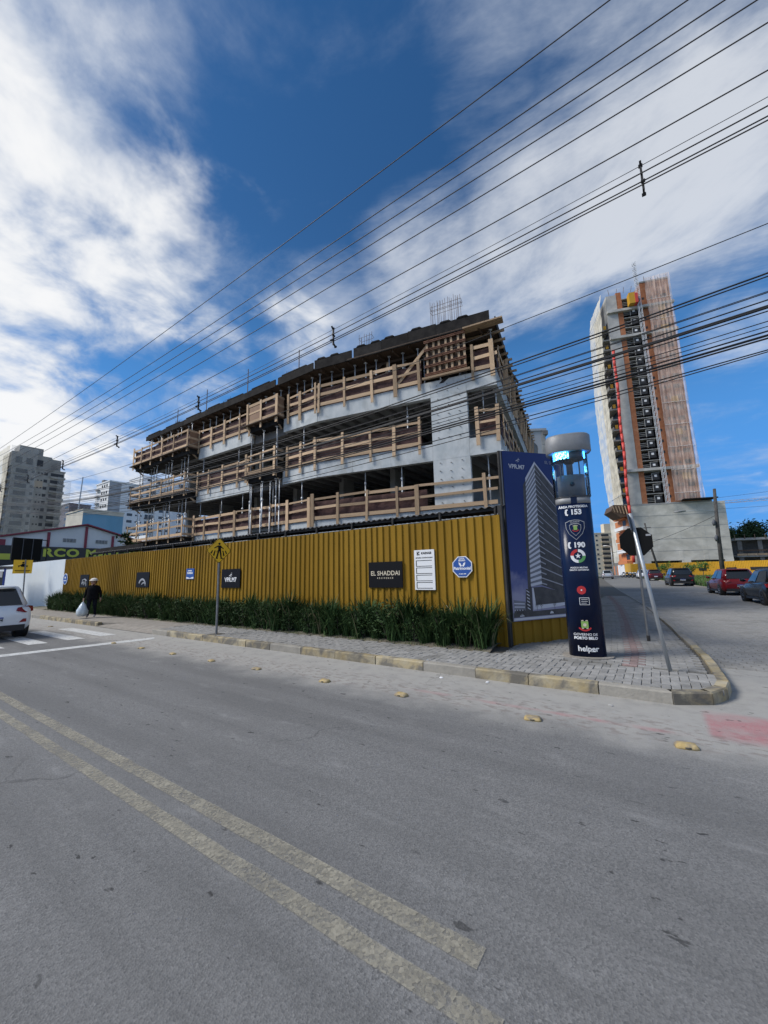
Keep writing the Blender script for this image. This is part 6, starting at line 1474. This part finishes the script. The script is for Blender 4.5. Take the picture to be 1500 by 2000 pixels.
    for s_ in (-1, 1):
        MB().tube(hc+Vector((s_*.032, -.104, -.012)), hc+Vector((s_*.032, -.116, -.012)), .011, 8).build('eye', 'sign_black', e, True, world=False)
        MB().tube(hc+Vector((s_*.098, .0, -.02)), hc+Vector((s_*.108, .01, -.02)), .022, 8).build('ear', 'skin', e, True, world=False)
    MB().bar(hc+Vector((-.024, -.112, -.078)), hc+Vector((.024, -.112, -.078)), .01, .01).build('mouth', 'red_print', e, world=False)
    ht = MB(); rr = []
    for z, q in ((.035, .155), (.042, .152), (.045, .122), (.085, .114), (.115, .08), (.125, .02)): rr.append([(hc.x+q*math.cos(t), hc.y+.01+q*math.sin(t), hc.z+z+.012*math.sin(t)) for t in (2*math.pi*i/20 for i in range(20))])
    ht.rings(rr); ht.build('hat', 'hat', e, True, world=False)
    # loose blouse hem over the hips
    bl = MB(); rr = []
    for z, a_, b_ in ((.70, .215, .165), (.80, .21, .16), (.95, .195, .15), (1.10, .20, .148), (1.19, .17, .12), (1.245, .07, .06)): rr.append([(a_*math.cos(t), b_*math.sin(t)-.005+.006*math.sin(5*t+z*9), z+.008*math.sin(3*t)) for t in (2*math.pi*i/24 for i in range(24))])
    bl.rings(rr, 0, False); bl.build('blouse', 'cloth_black', e, True, world=False)
    return e
pe = person(); pe.rotation_euler = (0, 0, R(58)); pe.scale = (1.03, 1.03, 1.03)
# carrier bag held in her right hand (on our left)
hand = Matrix.Translation(pe.location) @ Matrix.Rotation(R(58), 4, 'Z') @ Vector((-.275*1.03, -.06*1.03, .655*1.03))
bag = empty('carrier_bag', (hand.x, hand.y, hand.z-.62), 0, 'bulging pale plastic carrier bag held in the walking person\'s hand', 'bag')
mb = MB(); rr = []
for k, (z, q) in enumerate(((.02, .06), (.04, .15), (.12, .215), (.24, .225), (.36, .18), (.46, .11), (.54, .05), (.565, .03))):
    rr.append([(q*(1+.10*math.sin(3*t+k))*math.cos(t), q*.85*(1+.12*math.sin(4*t+k*1.7))*math.sin(t), z+.012*math.sin(5*t)) for t in (2*math.pi*i/20 for i in range(20))])
mb.rings(rr); mb.build('sack', 'plastic_bag', bag, True, world=False)
MB().path([(-.03, 0, .54), (-.03, 0, .60), (0, 0, .63), (.03, 0, .60), (.03, 0, .54)], .012, 6).build('handle', 'plastic_bag', bag, True, world=False)

# ------------------------------------------------------------------ overhead cables
CY = 7.3
def zs(z): return 1.6+(z-1.6)*CY/6.5
def xs_(x): return x*CY/6.5
XL, XR = -47.0, 15.0
for x, lab in ((XL, 'concrete utility pole beyond the white hoarding carrying the street cables'), (XR, 'concrete utility pole across the side street carrying the street cables')):
    e = empty('utility_pole', (x, CY, 0), 0, lab, 'utility pole'); MB().path([(x, CY, -.2), (x, CY, 6), (x, CY, 13.2)], [.22, .19, .14], 10).build('pole', 'concrete_grey', e, True)
    for z in (12.4, 11.3, 9.3): MB().bar((x, CY-.9, z), (x, CY+.9, z), .09, .11).build('cross_arm', 'bark', e)
def quad3(x, P): 
    (xa, za), (xb, zb), (xc, zc) = P
    return za*(x-xb)*(x-xc)/((xa-xb)*(xa-xc)) + zb*(x-xa)*(x-xc)/((xb-xa)*(xb-xc)) + zc*(x-xa)*(x-xb)/((xc-xa)*(xc-xb))
def cable(P, r, label, group, m='cable', dy=0., twist=0.):
    """a sagging line through three (x, z) points, strung between the two street poles"""
    n = 56; pts = [(XL+(XR-XL)*i/n, CY+dy+twist*math.sin(i*.9), quad3(XL+(XR-XL)*i/n, P)) for i in range(n+1)]
    return tag(MB().path(pts, r, 6, 0, True).build('cable', m, None, True, fix=False), label, 'cable', group)
ORD = ['topmost', 'second', 'third', 'fourth', 'fifth', 'sixth', 'seventh', 'eighth', 'ninth', 'tenth', 'eleventh', 'twelfth', 'thirteenth', 'fourteenth', 'fifteenth', 'sixteenth', 'lowest']
# (z in the 6.5 m plane at the left end, near the middle, at the right)
P3 = lambda a_, b_, c_: ((XL, zs(a_)), (-9.0, zs(b_)), (XR, zs(c_)))
for i, (a_, b_, c_) in enumerate(((10.72, 10.82, 11.6), (10.35, 9.80, 10.68), (9.9, 9.42, 10.18), (9.5, 9.08, 9.85), (8.9, 8.62, 9.4), (8.2, 7.90, 8.7))):
    cable(P3(a_, b_, c_), .012, '%s thin bare cable of the high set strung along the street, counted downward' % ORD[i], 'high cables above the street', 'cable_grey')
for i, (a_, b_, c_, r) in enumerate(((8.35, 7.40, 8.6, .006), (8.2, 7.26, 8.42, .012), (8.1, 7.17, 8.3, .012), (8.05, 7.10, 8.2, .012))):
    cable(P3(a_, b_, c_), r, ['thin messenger wire above the bundle held by spacers', 'upper insulated cable of the bundle held by spacers', 'middle insulated cable of the bundle held by spacers', 'lowest insulated cable of the bundle held by spacers'][i], 'bundle of spaced cables', 'cable_grey', (.0, -.03, .03, 0)[i])
sp = MB(); sp.bar((0, 0, .20), (0, 0, -.30), .03, .05); sp.bar((0, -.05, .0), (0, .06, -.02), .03, .045); sp.bar((0, .0, -.14), (0, -.09, -.2), .03, .04); sp.bar((0, 0, -.25), (0, .09, -.31), .03, .04); sp.bar((0, 0, .16), (0, -.07, .22), .03, .04); sp.tube((-.03, -.08, -.2), (.03, -.08, -.2), .028, 8); sp.tube((-.03, .09, -.31), (.03, .09, -.31), .028, 8); sp.tube((-.03, .0, .18), (.03, 0, .18), .03, 8)
spm = sp.mesh('cable_spacer', 'cable')
for i, x in enumerate((.48, -5.78, -11.54, -17.4, -23.37, -28.8, -34.4)):
    X = xs_(x); o = link('cable_spacer', spm); o.location = (X, CY, quad3(X, P3(8.15, 7.25, 8.35))+.02); tag(o, '%s dark spacer on the cable bundle, counted from the side street end' % (['first']+ORD[1:])[i], 'cable spacer', 'spacers on the cable bundle')
# lower, denser group: heights at x = -26, -2 and 1.8 (6.5 m plane)
zb_ = [6.01, 5.29, 5.24, 5.08, 5.03, 4.98, 4.87, 4.83, 4.78, 4.66, 4.61, 4.56, 4.52, 4.48, 4.43, 4.32, 4.25]
dz_ = [.10, .15, .15, .13, .13, .13, .12, .12, .13, .13, .13, .13, .13, .13, .13, .15, .2]
rr_l = [.007, .013, .010, .006, .007, .010, .019, .016, .009, .007, .006, .006, .006, .017, .013, .009, .008]
for i in range(17):
    zl = 6.3 if i == 0 else 5.75-i*.065
    cable(((-26, zs(zl)), (-2.0, zs(zb_[i]-dz_[i])), (1.8, zs(zb_[i]))), rr_l[i], '%s %s cable of the low dense group before the building, counted downward' % (ORD[i], 'thick black' if rr_l[i] > .012 else 'thin black'), 'low cables before the building', 'cable', random.uniform(-.08, .08), .012 if rr_l[i] > .012 else 0)
# a slack drop wire looping across the podium and lines to the lamp pole
for i, (a_, b_, sg) in enumerate((((6.6, 58.8, 7.6), (-12, 60, 3.2), 1.3), ((6.75, 59, 9.6), (40, 40, 10.4), .6), ((6.75, 59, 8.9), (40, 42, 9.4), .6), ((6.75, 59, 8.3), (40, 44, 8.4), .8))):
    mb = MB(); a_, b_ = Vector(a_), Vector(b_); mb.path([a_.lerp(b_, t/20)-Vector((0, 0, sg*4*(t/20)*(1-t/20))) for t in range(21)], .022 if i == 0 else .014, 5)
    tag(mb.build('cable', 'cable', None, True, fix=False), ['slack dark wire sagging across the concrete podium wall', 'wire running off the lamp pole above the vacant lot', 'wire running off the lamp pole above the vacant lot', 'wire running off the lamp pole above the vacant lot'][i], 'cable', None if i == 0 else 'wires from the lamp pole')
